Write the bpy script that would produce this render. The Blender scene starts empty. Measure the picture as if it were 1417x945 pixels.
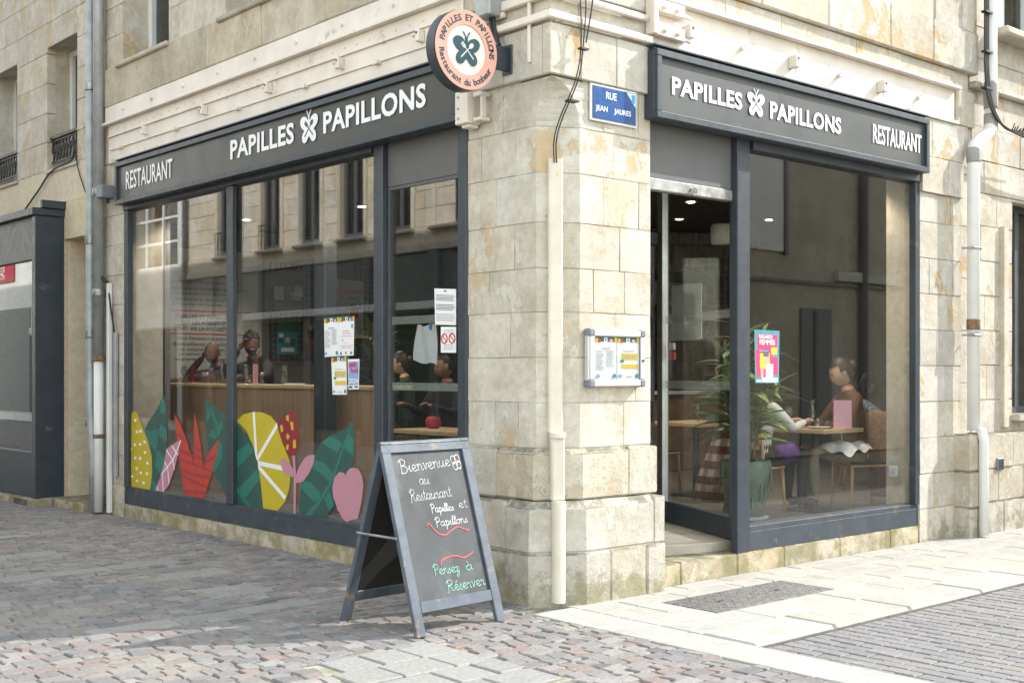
import bpy, math, random
from mathutils import Vector, Matrix, noise
R_ = math.radians
random.seed(7)
S = bpy.context.scene
COL = S.collection
# ---------------------------------------------------------------- camera
cd = bpy.data.cameras.new('camera'); cam = bpy.data.objects.new('camera', cd); COL.objects.link(cam)
cam.location = (-5.5154, -5.8693, 1.55)
cam.rotation_euler = (R_(90), 0, R_(-41.4))
cd.sensor_width = 36; cd.lens = 42.78; cd.shift_y = 0.030; cd.clip_end = 500
S.camera = cam
# ---------------------------------------------------------------- sky, sun, exposure
SUN = Vector((.925, -.38, 0)).normalized() * math.cos(R_(36)) + Vector((0, 0, math.sin(R_(36))))
w = bpy.data.worlds.new('World'); S.world = w; w.use_nodes = True
nt = w.node_tree; sky = nt.nodes.new('ShaderNodeTexSky'); sky.sky_type = 'NISHITA'; sky.sun_disc = False
sky.sun_elevation = R_(36); sky.sun_rotation = math.atan2(SUN.x, SUN.y); sky.air_density = 2.0; sky.dust_density = .6
sky.ozone_density = 1.0
bg = nt.nodes['Background']; bg.inputs[1].default_value = 0.15
hsv = nt.nodes.new('ShaderNodeHueSaturation'); hsv.inputs['Saturation'].default_value = .45   # hazy, whitish spring sky
nt.links.new(sky.outputs[0], hsv.inputs['Color']); nt.links.new(hsv.outputs[0], bg.inputs[0])
sl = bpy.data.lights.new('sun', 'SUN'); sl.energy = 2.0; sl.angle = R_(.6); sl.color = (1, .96, .90)
so = bpy.data.objects.new('sun', sl); COL.objects.link(so); so.rotation_euler = SUN.to_track_quat('Z', 'Y').to_euler()
so.location = (10, -8, 14)
S.view_settings.view_transform = 'Standard'; S.view_settings.look = 'None'
S.view_settings.exposure = 1.78; S.view_settings.gamma = 1.0
S.render.engine = 'CYCLES'
S.cycles.use_denoising = True
S.cycles.max_bounces = 10; S.cycles.transparent_max_bounces = 24; S.cycles.diffuse_bounces = 5; S.cycles.glossy_bounces = 4
S.cycles.sample_clamp_indirect = 6; S.cycles.caustics_reflective = False; S.cycles.caustics_refractive = False
# ---------------------------------------------------------------- materials
MATS = {}
def newmat(name):
    m = bpy.data.materials.new(name); m.use_nodes = True; MATS[name] = m
    return m, m.node_tree.nodes, m.node_tree.links, m.node_tree.nodes['Principled BSDF']
def lin(h):
    h = h.lstrip('#'); c = [int(h[i:i+2], 16)/255 for i in (0, 2, 4)]
    return tuple(x/12.92 if x <= .04045 else ((x+.055)/1.055)**2.4 for x in c)
def mixc(N, Lk, fac, a, b, bt='MIX'):
    m = N.new('ShaderNodeMix'); m.data_type = 'RGBA'; m.blend_type = bt
    for s, v in ((m.inputs[0], fac), (m.inputs[6], a), (m.inputs[7], b)):
        if hasattr(v, 'is_linked'): Lk.new(v, s)
        elif isinstance(v, (int, float)): s.default_value = v
        else: s.default_value = (*v, 1)
    return m.outputs[2]
def noi(N, Lk, vec, scale, detail=4, rough=.55, dist=0):
    n = N.new('ShaderNodeTexNoise'); n.inputs['Scale'].default_value = scale; n.inputs['Detail'].default_value = detail
    n.inputs['Roughness'].default_value = rough; n.inputs['Distortion'].default_value = dist
    if vec: Lk.new(vec, n.inputs['Vector'])
    return n.outputs[0]
def ramp(N, Lk, v, a, b, lo=0., hi=1.):
    r = N.new('ShaderNodeMapRange'); r.inputs[1].default_value = a; r.inputs[2].default_value = b
    r.inputs[3].default_value = lo; r.inputs[4].default_value = hi; r.interpolation_type = 'SMOOTHSTEP'
    Lk.new(v, r.inputs[0]); return r.outputs[0]
def mth(N, Lk, op, a, b=None, c=None):
    m = N.new('ShaderNodeMath'); m.operation = op
    for i, v in enumerate((a, b, c)):
        if v is None: continue
        if hasattr(v, 'is_linked'): Lk.new(v, m.inputs[i])
        else: m.inputs[i].default_value = v
    return m.outputs[0]
def scaled(N, Lk, vec, s, off=(0, 0, 0)):
    m = N.new('ShaderNodeMapping'); m.inputs['Scale'].default_value = s; m.inputs['Location'].default_value = off
    Lk.new(vec, m.inputs['Vector']); return m.outputs[0]
def bump(N, Lk, B, h, strength=.3, dist=.01):
    b = N.new('ShaderNodeBump'); b.inputs['Strength'].default_value = strength; b.inputs['Distance'].default_value = dist
    Lk.new(h, b.inputs['Height']); Lk.new(b.outputs[0], B.inputs['Normal'])
def pm(name, col, rough=.6, var=.12, scale=6, metal=0, bmp=0, bscale=60, col2=None, spec=None, coat=0, wear=None):
    """plain painted / plastic / cloth material: colour with soft noise variation, optional relief and worn patches"""
    m, N, Lk, B = newmat(name)
    if isinstance(col, str): col = lin(col)
    if isinstance(col2, str): col2 = lin(col2)
    g = N.new('ShaderNodeNewGeometry').outputs['Position']
    f = noi(N, Lk, g, scale, 5)
    dark = tuple(c*(1-var) for c in col); lite = tuple(min(1, c*(1+var)) for c in col)
    c = mixc(N, Lk, ramp(N, Lk, f, .3, .7), col2 or dark, lite if not col2 else col)
    if wear:
        wc, wa, wb, ws = wear
        c = mixc(N, Lk, ramp(N, Lk, noi(N, Lk, g, ws, 8, .65), wa, wb), c, wc)
    Lk.new(c, B.inputs['Base Color'])
    B.inputs['Roughness'].default_value = rough; B.inputs['Metallic'].default_value = metal
    if spec is not None: B.inputs['Specular IOR Level'].default_value = spec
    if coat: B.inputs['Coat Weight'].default_value = coat
    Lk.new(ramp(N, Lk, noi(N, Lk, g, scale*3, 3), .2, .8, max(.02, rough-.08), min(1, rough+.08)), B.inputs['Roughness'])
    if bmp: bump(N, Lk, B, noi(N, Lk, g, bscale, 4), bmp, .004)
    return m
def stone(name, A, Bc, ochre, ow=.55, moss=True, rnd=.16, bs=.35, grime=.5):
    m, N, Lk, B = newmat(name)
    g = N.new('ShaderNodeNewGeometry').outputs['Position']
    oi = N.new('ShaderNodeObjectInfo').outputs['Random']
    c = mixc(N, Lk, ramp(N, Lk, noi(N, Lk, g, 2.6, 10, .66, 0), .36, .62), A, Bc)
    mot = N.new('ShaderNodeHueSaturation'); Lk.new(c, mot.inputs['Color']); Lk.new(ramp(N, Lk, noi(N, Lk, g, 14, 8, .7), .25, .75, .86, 1.10), mot.inputs['Value']); c = mot.outputs[0]
    # per block tone
    k = ramp(N, Lk, oi, 0, 1, 1-rnd, 1+rnd*.6)
    hs = N.new('ShaderNodeHueSaturation'); Lk.new(c, hs.inputs['Color']); Lk.new(k, hs.inputs['Value'])
    Lk.new(ramp(N, Lk, mth(N, Lk, 'FRACT', mth(N, Lk, 'MULTIPLY', oi, 7.31)), 0, 1, .8, 1.22), hs.inputs['Saturation']); c = hs.outputs[0]
    # ochre exfoliated patches, limited per block
    oc = ramp(N, Lk, noi(N, Lk, scaled(N, Lk, g, (1, 1, .8), (3, 1, 7)), 2.9, 10, .72, .1), .545, .575)
    sel = ramp(N, Lk, mth(N, Lk, 'FRACT', mth(N, Lk, 'MULTIPLY', oi, 13.7)), .35, .75)
    oc = mth(N, Lk, 'MULTIPLY', mth(N, Lk, 'MULTIPLY', oc, sel), ow)
    c = mixc(N, Lk, oc, c, ochre)
    # grey lichen and soot patches
    gr = ramp(N, Lk, noi(N, Lk, scaled(N, Lk, g, (1, 1, .55), (11, 5, 2)), 2.8, 10, .75), .56, .70, 0, grime)
    c = mixc(N, Lk, gr, c, (.20, .185, .16))
    # pale lime scrapes
    li = ramp(N, Lk, noi(N, Lk, scaled(N, Lk, g, (1, 1, .7), (21, 15, 1)), 4.2, 10, .74, .1), .565, .582, 0, .6 if moss else .25)
    c = mixc(N, Lk, li, c, tuple(min(.62, 1.12*q+.01) for q in Bc))
    # larger pits and chips
    chip = ramp(N, Lk, noi(N, Lk, scaled(N, Lk, g, (1, 1, 1.4), (5, 9, 3)), 19, 4, .6), .70, .735, 0, .55)
    c = mixc(N, Lk, chip, c, (.24, .20, .145))
    # pits
    pit = ramp(N, Lk, noi(N, Lk, g, 55, 3), .66, .74, 0, .5)
    c = mixc(N, Lk, pit, c, (.22, .18, .12))
    if moss:
        nz = N.new('ShaderNodeSeparateXYZ'); Lk.new(N.new('ShaderNodeNewGeometry').outputs['True Normal'], nz.inputs[0])
        lf = mth(N, Lk, 'MULTIPLY', ramp(N, Lk, nz.outputs[2], .15, .6), ramp(N, Lk, noi(N, Lk, g, 7, 8, .7), .40, .56, .15, .85))
        c = mixc(N, Lk, lf, c, (.15, .145, .10))      # lichen on ledges
        z = N.new('ShaderNodeSeparateXYZ'); Lk.new(g, z.inputs[0])
        mz = ramp(N, Lk, z.outputs[2], .02, .62, 1, 0)
        mf = mth(N, Lk, 'ADD', noi(N, Lk, g, 4.5, 9, .7), mth(N, Lk, 'MULTIPLY', mz, .30))
        c = mixc(N, Lk, ramp(N, Lk, mf, .70, .88, 0, .65), c, (.17, .165, .06))
        mf2 = mth(N, Lk, 'ADD', noi(N, Lk, g, 3.1, 9, .7), mth(N, Lk, 'MULTIPLY', mz, .16))
        c = mixc(N, Lk, ramp(N, Lk, mf2, .64, .82, 0, .4), c, (.22, .19, .13))
    Lk.new(c, B.inputs['Base Color']); B.inputs['Roughness'].default_value = .92; B.inputs['Specular IOR Level'].default_value = .25
    h = mth(N, Lk, 'ADD', noi(N, Lk, g, 9, 10, .7), mth(N, Lk, 'MULTIPLY', noi(N, Lk, g, 70, 5), .35))
    h = mth(N, Lk, 'SUBTRACT', h, mth(N, Lk, 'MULTIPLY', pit, .5))
    h = mth(N, Lk, 'SUBTRACT', h, mth(N, Lk, 'MULTIPLY', oc, .8))
    h = mth(N, Lk, 'SUBTRACT', h, mth(N, Lk, 'MULTIPLY', chip, 1.2))
    h = mth(N, Lk, 'ADD', h, mth(N, Lk, 'MULTIPLY', li, .35))
    bump(N, Lk, B, h, bs*1.3, .02)
    return m
stone('limestone', (.475, .425, .345), (.565, .525, .455), (.50, .34, .16), .60, rnd=.09, grime=.26)
stone('limestone_pale', (.465, .425, .355), (.545, .51, .45), (.49, .32, .13), .85, rnd=.09, grime=.24)
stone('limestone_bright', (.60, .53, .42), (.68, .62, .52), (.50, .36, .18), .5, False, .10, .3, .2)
stone('limestone_base', (.43, .39, .315), (.525, .487, .42), (.38, .26, .13), .3, True, .08, .5)
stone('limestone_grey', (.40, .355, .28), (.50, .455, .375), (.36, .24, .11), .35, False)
stone('mortar', (.49, .445, .37), (.56, .52, .45), (.4, .3, .15), .2, True, 0, .3)
stone('sill_stone', (.44, .37, .27), (.52, .46, .36), (.42, .30, .16), .3, True, .12, .3, .25)
stone('slab_lime', (.345, .328, .292), (.38, .367, .332), (.42, .33, .24), .3, False, .05, .12, .10)
stone('render_cream', (.58, .51, .39), (.62, .555, .44), (.5, .4, .25), .1, False, 0, .12, .1)
stone('render_pink', (.50, .41, .32), (.55, .455, .36), (.45, .34, .22), .15, False, 0, .12, .15)
def tinted(name, cols, rough=.85, bs=.4, mossy=.5):
    """setts and pavers: colour chosen by the per-stone attribute 'tint'"""
    m, N, Lk, B = newmat(name)
    at = N.new('ShaderNodeAttribute'); at.attribute_name = 'tint'
    g = N.new('ShaderNodeNewGeometry').outputs['Position']
    cr = N.new('ShaderNodeValToRGB'); cr.color_ramp.interpolation = 'LINEAR'
    el = cr.color_ramp.elements
    while len(el) < len(cols): el.new(.5)
    for i, c in enumerate(cols): el[i].position = i/(len(cols)-1); el[i].color = (*c, 1)
    Lk.new(at.outputs['Fac'], cr.inputs[0])
    f = ramp(N, Lk, noi(N, Lk, g, 38, 6, .7), .25, .75, .78, 1.18)
    hs = N.new('ShaderNodeHueSaturation'); Lk.new(cr.outputs[0], hs.inputs['Color']); Lk.new(f, hs.inputs['Value'])
    big = ramp(N, Lk, noi(N, Lk, g, .9, 6, .6), .5, .68, 0, .4)
    c = mixc(N, Lk, big, hs.outputs[0], (.30, .275, .22))
    mo = ramp(N, Lk, noi(N, Lk, g, 1.9, 8, .7), .60, .72, 0, mossy)
    c = mixc(N, Lk, mo, c, (.13, .12, .055))
    Lk.new(c, B.inputs['Base Color']); B.inputs['Roughness'].default_value = rough; B.inputs['Specular IOR Level'].default_value = .3
    bump(N, Lk, B, noi(N, Lk, g, 60, 8, .7), bs, .008)
    return m
tinted('sett', [(.150, .142, .138), (.235, .222, .212), (.180, .165, .162), (.275, .262, .248), (.235, .185, .168), (.215, .21, .204)])
tinted('paver', [(.185, .176, .174), (.21, .20, .197), (.195, .187, .186), (.225, .212, .206), (.215, .195, .188)], .8, .3, .1)
tinted('slab_grey', [(.24, .235, .22), (.29, .28, .26), (.26, .25, .24)], .8, .3, .25)
def joint():
    m, N, Lk, B = newmat('joint')
    g = N.new('ShaderNodeNewGeometry').outputs['Position']
    c = mixc(N, Lk, ramp(N, Lk, noi(N, Lk, g, 5, 8, .7), .4, .6), (.33, .31, .255), (.21, .205, .12))
    v = N.new('ShaderNodeTexVoronoi'); v.inputs['Scale'].default_value = 8.5; v.feature = 'DISTANCE_TO_EDGE'; Lk.new(g, v.inputs['Vector'])
    Lk.new(c, B.inputs['Base Color']); B.inputs['Roughness'].default_value = .95
    bump(N, Lk, B, noi(N, Lk, g, 90, 4), .5, .01)
joint()
tinted('street_far', [(.20, .19, .182), (.21, .20, .19)], .85, .5, .3)
pm('road_joint', (.17, .155, .14), .95, .2, 12, bmp=.4, bscale=120)
SLATE = (.037, .047, .061)
pm('slate_paint', SLATE, .42, .12, 5, bmp=.05, wear=((.10, .115, .13), .62, .72, 3.2))
pm('slate_sill', (.040, .052, .068), .62, .15, 5, bmp=.12, wear=((.10, .085, .06), .60, .64, 5.5))
pm('sign_panel', (.048, .052, .054), .36, .05, 1.2)
pm('sign_panel_b', (.052, .058, .060), .45, .06, 1.2)
pm('shutter_grey', (.105, .105, .11), .5, .05, 3)
pm('galvanised', (.34, .345, .34), .45, .25, 9, .75, wear=((.25, .16, .09), .70, .76, 9))
pm('zinc_pipe', (.36, .375, .38), .50, .15, 6, .35, wear=((.30, .19, .10), .72, .78, 5))
pm('white_letters', (.80, .80, .83), .5, .02)
pm('cream_paint', (.70, .635, .575), .5, .07, 3, bmp=.06, wear=((.42, .35, .29), .60, .74, 5))
pm('cream_plastic', (.62, .58, .48), .45, .07, 5, wear=((.36, .32, .24), .67, .73, 7))
pm('white_pvc', (.72, .72, .70), .35, .05, 4, wear=((.56, .50, .42), .66, .74, 4))
pm('grey_pvc', (.30, .29, .27), .5, .06)
pm('rust', (.20, .125, .075), .85, .35, 20, bmp=.3)
pm('cable_black', (.014, .014, .016), .55, .1)
pm('pink', (.80, .40, .32), .45, .03)
pm('off_white', (.74, .74, .70), .5, .03)
pm('navy_logo', (.018, .075, .10), .5, .05)
pm('blue_plaque', (.025, .085, .26), .22, .05, 9, coat=.5)
pm('plaque_white', (.74, .76, .76), .28, .04, coat=.4)
pm('light_blue', (.05, .32, .72), .35, .05)
pm('aluminium', (.62, .63, .64), .38, .06, 5, .55)
pm('corner_plastic', (.16, .18, .21), .5, .06)
pm('paper', (.78, .79, .80), .75, .03, 3)
pm('paper_grey', (.50, .51, .52), .8, .04, 3)
pm('print_grey', (.40, .42, .45), .8, .2, 90)
pm('print_dark', (.10, .11, .13), .8, .1)
pm('print_yellow', (.68, .48, .035), .7, .04)
pm('print_green', (.035, .12, .085), .7, .06)
pm('print_teal', (.04, .25, .30), .7, .1, 30)
pm('print_red', (.58, .035, .05), .7, .05)
pm('print_pink', (.74, .38, .46), .7, .05)
pm('print_magenta', (.70, .035, .16), .6, .06)
pm('print_blue', (.22, .36, .68), .7, .05)
pm('print_navy', (.03, .05, .22), .7, .05)
pm('print_skin', (.55, .33, .24), .7, .1)
pm('decal_yellow', (0.499, 0.390, 0.017), .55, .03)
pm('decal_green', (0.022, 0.082, 0.066), .55, .06)
pm('decal_green_light', (0.025, 0.156, 0.121), .55, .06)
pm('decal_red', (0.468, 0.043, 0.031), .55, .03)
pm('decal_red_dark', (0.296, 0.035, 0.039), .55, .05)
pm('decal_maroon', (0.234, 0.011, 0.023), .55, .05)
pm('decal_pink', (0.484, 0.226, 0.289), .55, .03)
pm('decal_white', (.78, .78, .80), .55, .02)
pm('board_paint', (.075, .092, .118), .5, .2, 9, bmp=.3, bscale=45, wear=((.22, .165, .115), .58, .68, 7))
pm('chalkboard', (.036, .041, .046), .62, .25, 2.2, wear=((.085, .09, .093), .48, .72, 3))
pm('board_black', (.012, .012, .012), .8, .1)
pm('chalk_white', (.62, .64, .64), .95, .1, 40)
pm('chalk_pink', (.70, .12, .13), .95, .1, 40)
pm('chalk_green', (.25, .55, .45), .95, .1, 40)
pm('cast_iron', (.26, .25, .24), .55, .25, 20, .6, bmp=.25, wear=((.26, .18, .12), .62, .72, 6))
pm('iron_black', (.02, .02, .022), .5, .1)
pm('wood_light', (.56, .37, .19), .5, .12, 4)
pm('wood_chair', (.54, .32, .13), .45, .12, 5)
pm('slat_wood', (.20, .12, .06), .6, .2, 5)
pm('steel_dark', (.03, .03, .033), .45, .1)
pm('wall_interior', (.17, .17, .168), .85, .05, 2)
pm('wall_dark', (.045, .044, .043), .85, .08, 2)
pm('wall_green', (.05, .115, .035), .8, .05, 2)
pm('ceiling_paint', (.05, .05, .052), .9, .05)
pm('floor_vinyl', (.15, .138, .122), .55, .14, 3)
pm('threshold', (.40, .36, .30), .75, .14, 5, bmp=.1)
pm('brown_velvet', (.125, .052, .02), .85, .2, 9, bmp=.1)
pm('fleece_tan', (.24, .13, .055), .95, .3, 40, bmp=.7, bscale=70)
pm('khaki', (.24, .20, .13), .85, .15, 10)
pm('knit_white', (.66, .66, .64), .9, .08, 20, bmp=.3, bscale=80)
pm('purple_cloth', (.085, .02, .19), .75, .15, 8)
pm('dark_cloth', (.02, .02, .024), .9, .2, 10, bmp=.1)
pm('maroon_cloth', (.075, .02, .04), .9, .15, 10)
pm('green_cloth', (.03, .055, .04), .9, .15, 10)
pm('leather_black', (.012, .012, .013), .35, .1)
pm('white_linen', (.74, .74, .75), .85, .04, 8, bmp=.1, bscale=20)
pm('skin_pale', (.55, .33, .245), .55, .06, 10)
pm('skin_brown', (.13, .062, .038), .5, .08, 10)
pm('skin_tan', (.26, .135, .085), .5, .08, 10)
pm('hair_black', (.010, .009, .009), .6, .2, 30, bmp=.4, bscale=90)
pm('hair_brown', (.022, .012, .007), .5, .25, 30, bmp=.4, bscale=90)
pm('lip', (.35, .10, .09), .5, .05)
pm('eye_dark', (.015, .012, .01), .3, .05)
pm('pot_glaze', (.12, .175, .115), .45, .25, 9, coat=.1)
pm('soil', (.05, .035, .022), .95, .3, 40)
pm('leaf_green', (.085, .17, .045), .45, .3, 7, spec=.5)
pm('leaf_light', (.20, .28, .075), .45, .25, 7, spec=.5)
pm('stem_brown', (.12, .11, .05), .7, .2)
pm('card_pink', (.68, .30, .42), .6, .04)
pm('red_plastic', (.62, .02, .02), .35, .05)
pm('window_white', (.70, .71, .72), .4, .04)
pm('window_grey', (.09, .095, .105), .5, .12)
pm('curtain_grey', (.22, .22, .22), .9, .15, 12)
pm('dark_room', (.035, .036, .038), .9, .2)  # near-black colour standing in for the shade of unlit interiors
pm('banner_red', (.40, .03, .05), .7, .06)
pm('facade_white', (.70, .70, .69), .8, .06, 2)
pm('blue_shirt_cloth', (.30, .36, .46), .8, .1, 10)
pm('chair_black', (.015, .015, .016), .6, .1)
def stripes(name, a, b, scale, axis='X', extra=None):
    m, N, Lk, B = newmat(name)
    t = N.new('ShaderNodeTexCoord').outputs['Object']
    s = N.new('ShaderNodeSeparateXYZ'); Lk.new(t, s.inputs[0])
    o = s.outputs['XYZ'.index(axis)]
    f = ramp(N, Lk, mth(N, Lk, 'FRACT', mth(N, Lk, 'MULTIPLY', o, scale)), .42, .52)
    c = mixc(N, Lk, f, a, b)
    if extra:
        o2 = s.outputs['XYZ'.index(extra[0])]
        f2 = ramp(N, Lk, mth(N, Lk, 'FRACT', mth(N, Lk, 'MULTIPLY', o2, extra[2])), .42, .52)
        c = mixc(N, Lk, mth(N, Lk, 'MULTIPLY', f2, .55), c, extra[1])
    Lk.new(c, B.inputs['Base Color']); B.inputs['Roughness'].default_value = .9
stripes('striped_shirt', (.20, .26, .38), (.50, .53, .58), 48, 'X')
stripes('plaid_wool', (.50, .43, .38), (.13, .045, .04), 7, 'Z', ('Y', (.10, .03, .06), 7))
def woodmat(name, a, b, axis, rough=.5):
    m, N, Lk, B = newmat(name)
    g = N.new('ShaderNodeNewGeometry').outputs['Position']
    sc = [22, 22, 22]; sc['XYZ'.index(axis)] = .9
    f = noi(N, Lk, scaled(N, Lk, g, tuple(sc)), 1, 6, .6, .4)
    c = mixc(N, Lk, ramp(N, Lk, f, .3, .7), a, b)
    Lk.new(c, B.inputs['Base Color']); B.inputs['Roughness'].default_value = rough
woodmat('counter_wood', (.40, .235, .125), (.52, .33, .19), 'Z')
woodmat('table_oak', (.50, .35, .19), (.60, .44, .26), 'X')
def emis(name, col, st):
    m, N, Lk, B = newmat(name)
    B.inputs['Base Color'].default_value = (*col, 1); B.inputs['Emission Color'].default_value = (*col, 1); B.inputs['Emission Strength'].default_value = st
emis('lamp_glow', (1, .9, .74), 14)
def glassmat(name, r0, tint, dust=0.0):
    m = bpy.data.materials.new(name); m.use_nodes = True; MATS[name] = m
    N, Lk = m.node_tree.nodes, m.node_tree.links; N.clear()
    out = N.new('ShaderNodeOutputMaterial'); tr = N.new('ShaderNodeBsdfTransparent'); tr.inputs[0].default_value = (*tint, 1)
    gl = N.new('ShaderNodeBsdfGlossy'); gl.inputs['Roughness'].default_value = 0.0
    g = N.new('ShaderNodeNewGeometry'); vm = N.new('ShaderNodeVectorMath'); vm.operation = 'DOT_PRODUCT'
    Lk.new(g.outputs['Normal'], vm.inputs[0]); Lk.new(g.outputs['Incoming'], vm.inputs[1])
    k = mth(N, Lk, 'SUBTRACT', 1, mth(N, Lk, 'ABSOLUTE', vm.outputs['Value']))
    f = mth(N, Lk, 'MULTIPLY_ADD', mth(N, Lk, 'POWER', k, 5), 1-r0, r0)
    mx = N.new('ShaderNodeMixShader'); Lk.new(f, mx.inputs[0]); Lk.new(tr.outputs[0], mx.inputs[1]); Lk.new(gl.outputs[0], mx.inputs[2])
    last = mx.outputs[0]
    if dust:
        df = N.new('ShaderNodeBsdfDiffuse'); df.inputs[0].default_value = (.55, .55, .53, 1)
        m2 = N.new('ShaderNodeMixShader')
        Lk.new(ramp(N, Lk, noi(N, Lk, g.outputs['Position'], 3, 6, .65), .35, .8, dust*.4, dust), m2.inputs[0])
        Lk.new(last, m2.inputs[1]); Lk.new(df.outputs[0], m2.inputs[2]); last = m2.outputs[0]
    Lk.new(last, out.inputs[0])
glassmat('glass', .16, (.96, .975, .97), .004)
glassmat('glass_right', .095, (.97, .985, .98), .004)
glassmat('glass_far', .10, (.55, .58, .58))
glassmat('glass_clear', .05, (.96, .97, .97))
glassmat('glassware', .10, (.88, .90, .90))
pm('frost_band', (.50, .52, .50), .8, .05)
# ---------------------------------------------------------------- mesh helpers
class MB:
    def __init__(s, M=None): s.v = []; s.f = []; s.mi = []; s.M = M; s.cur = 0; s.tint = []; s.t = None
    def add(s, vs, fs, convex=False):
        o = len(s.v)
        if convex:
            c = sum((Vector(p) for p in vs), Vector())/len(vs); nf = []
            for f in fs:
                a = [Vector(vs[i]) for i in f]; n = Vector()
                for i in range(len(a)):
                    p, q = a[i], a[(i+1) % len(a)]
                    n += p.cross(q)
                fc = sum(a, Vector())/len(a)
                nf.append(tuple(f) if n.dot(fc-c) >= 0 else tuple(reversed(f)))
            fs = nf
        for p in vs:
            s.v.append(tuple(s.M @ Vector(p)) if s.M else tuple(p))
        for f in fs: s.f.append(tuple(i+o for i in f)); s.mi.append(s.cur)
        if s.t is not None: s.tint += [s.t]*len(vs)
        return s
    def box(s, x0, x1, y0, y1, z0, z1, ch=0):
        if x0 > x1: x0, x1 = x1, x0
        if y0 > y1: y0, y1 = y1, y0
        if z0 > z1: z0, z1 = z1, z0
        if ch <= 0:
            vs = [(x, y, z) for z in (z0, z1) for y in (y0, y1) for x in (x0, x1)]
            return s.add(vs, [(0, 2, 3, 1), (4, 5, 7, 6), (0, 1, 5, 4), (2, 6, 7, 3), (0, 4, 6, 2), (1, 3, 7, 5)])
        ch = min(ch, (x1-x0)*.45, (y1-y0)*.45, (z1-z0)*.45)
        vs = []; idx = {}
        for sx in (0, 1):
            for sy in (0, 1):
                for sz in (0, 1):
                    X, Y, Z = (x0, x1)[sx], (y0, y1)[sy], (z0, z1)[sz]
                    dx, dy, dz = (ch, -ch)[sx], (ch, -ch)[sy], (ch, -ch)[sz]
                    for a, p in enumerate(((X, Y+dy, Z+dz), (X+dx, Y, Z+dz), (X+dx, Y+dy, Z))):
                        idx[sx, sy, sz, a] = len(vs); vs.append(p)
        fs = []
        for k in (0, 1):
            fs.append([idx[k, a, b, 0] for a, b in ((0, 0), (1, 0), (1, 1), (0, 1))])
            fs.append([idx[a, k, b, 1] for a, b in ((0, 0), (1, 0), (1, 1), (0, 1))])
            fs.append([idx[a, b, k, 2] for a, b in ((0, 0), (1, 0), (1, 1), (0, 1))])
        for a in (0, 1):
            for b in (0, 1):
                fs.append([idx[a, b, 0, 0], idx[a, b, 1, 0], idx[a, b, 1, 1], idx[a, b, 0, 1]])
                fs.append([idx[a, 0, b, 0], idx[a, 1, b, 0], idx[a, 1, b, 2], idx[a, 0, b, 2]])
                fs.append([idx[0, a, b, 1], idx[1, a, b, 1], idx[1, a, b, 2], idx[0, a, b, 2]])
                for c in (0, 1): fs.append([idx[a, b, c, 0], idx[a, b, c, 1], idx[a, b, c, 2]])
        return s.add(vs, fs, True)
    def jit(s, a, seedless=None):
        s.v = [(p[0]+random.uniform(-a, a), p[1]+random.uniform(-a, a), p[2]+random.uniform(-a, a)) for p in s.v]
        return s
    def tube(s, path, r, n=8, cap=True, closed=False):
        P = [Vector(p) for p in path]; m = len(P)
        rs = r if isinstance(r, (list, tuple)) else [r]*m
        vs = []; up = None
        for i, p in enumerate(P):
            a = P[i-1] if (i > 0 or closed) else p; b = P[(i+1) % m] if (i < m-1 or closed) else p
            t = (b-a).normalized() if (b-a).length > 1e-9 else Vector((0, 0, 1))
            if up is None: up = t.orthogonal().normalized()
            up = (up - t*up.dot(t))
            up = up.normalized() if up.length > 1e-6 else t.orthogonal().normalized()
            q = t.cross(up)
            for k in range(n):
                an = 2*math.pi*k/n; vs.append(tuple(p+(up*math.cos(an)+q*math.sin(an))*rs[i]))
        fs = []
        for i in range(m if closed else m-1):
            j = (i+1) % m
            for k in range(n): fs.append((i*n+k, i*n+(k+1) % n, j*n+(k+1) % n, j*n+k))
        if cap and not closed: fs.append(tuple(reversed(range(n)))); fs.append(tuple((m-1)*n+k for k in range(n)))
        return s.add(vs, fs)
    def lathe(s, prof, c=(0, 0, 0), n=20, cap=True):
        vs = []; m = len(prof)
        for r, z in prof:
            for k in range(n):
                a = 2*math.pi*k/n; vs.append((c[0]+r*math.cos(a), c[1]+r*math.sin(a), c[2]+z))
        fs = [(i*n+k, i*n+(k+1) % n, (i+1)*n+(k+1) % n, (i+1)*n+k) for i in range(m-1) for k in range(n)]
        if cap: fs.append(tuple(reversed(range(n)))); fs.append(tuple((m-1)*n+k for k in range(n)))
        return s.add(vs, fs)
    def loft(s, rings):
        n = len(rings[0]); vs = [p for r in rings for p in r]
        fs = [(i*n+k, i*n+(k+1) % n, (i+1)*n+(k+1) % n, (i+1)*n+k) for i in range(len(rings)-1) for k in range(n)]
        fs.append(tuple(reversed(range(n)))); fs.append(tuple((len(rings)-1)*n+k for k in range(n)))
        return s.add(vs, fs)
    def ell(s, c, r, nu=14, nv=9):
        vs = [(c[0], c[1], c[2]-r[2])]
        for j in range(1, nv):
            t = -math.pi/2+math.pi*j/nv
            for i in range(nu):
                a = 2*math.pi*i/nu; vs.append((c[0]+r[0]*math.cos(t)*math.cos(a), c[1]+r[1]*math.cos(t)*math.sin(a), c[2]+r[2]*math.sin(t)))
        vs.append((c[0], c[1], c[2]+r[2])); L = len(vs)-1
        fs = [(0, 1+(i+1) % nu, 1+i) for i in range(nu)]
        for j in range(nv-2):
            for i in range(nu): fs.append((1+j*nu+i, 1+j*nu+(i+1) % nu, 1+(j+1)*nu+(i+1) % nu, 1+(j+1)*nu+i))
        o = 1+(nv-2)*nu
        fs += [(o+i, o+(i+1) % nu, L) for i in range(nu)]
        return s.add(vs, fs)
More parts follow.
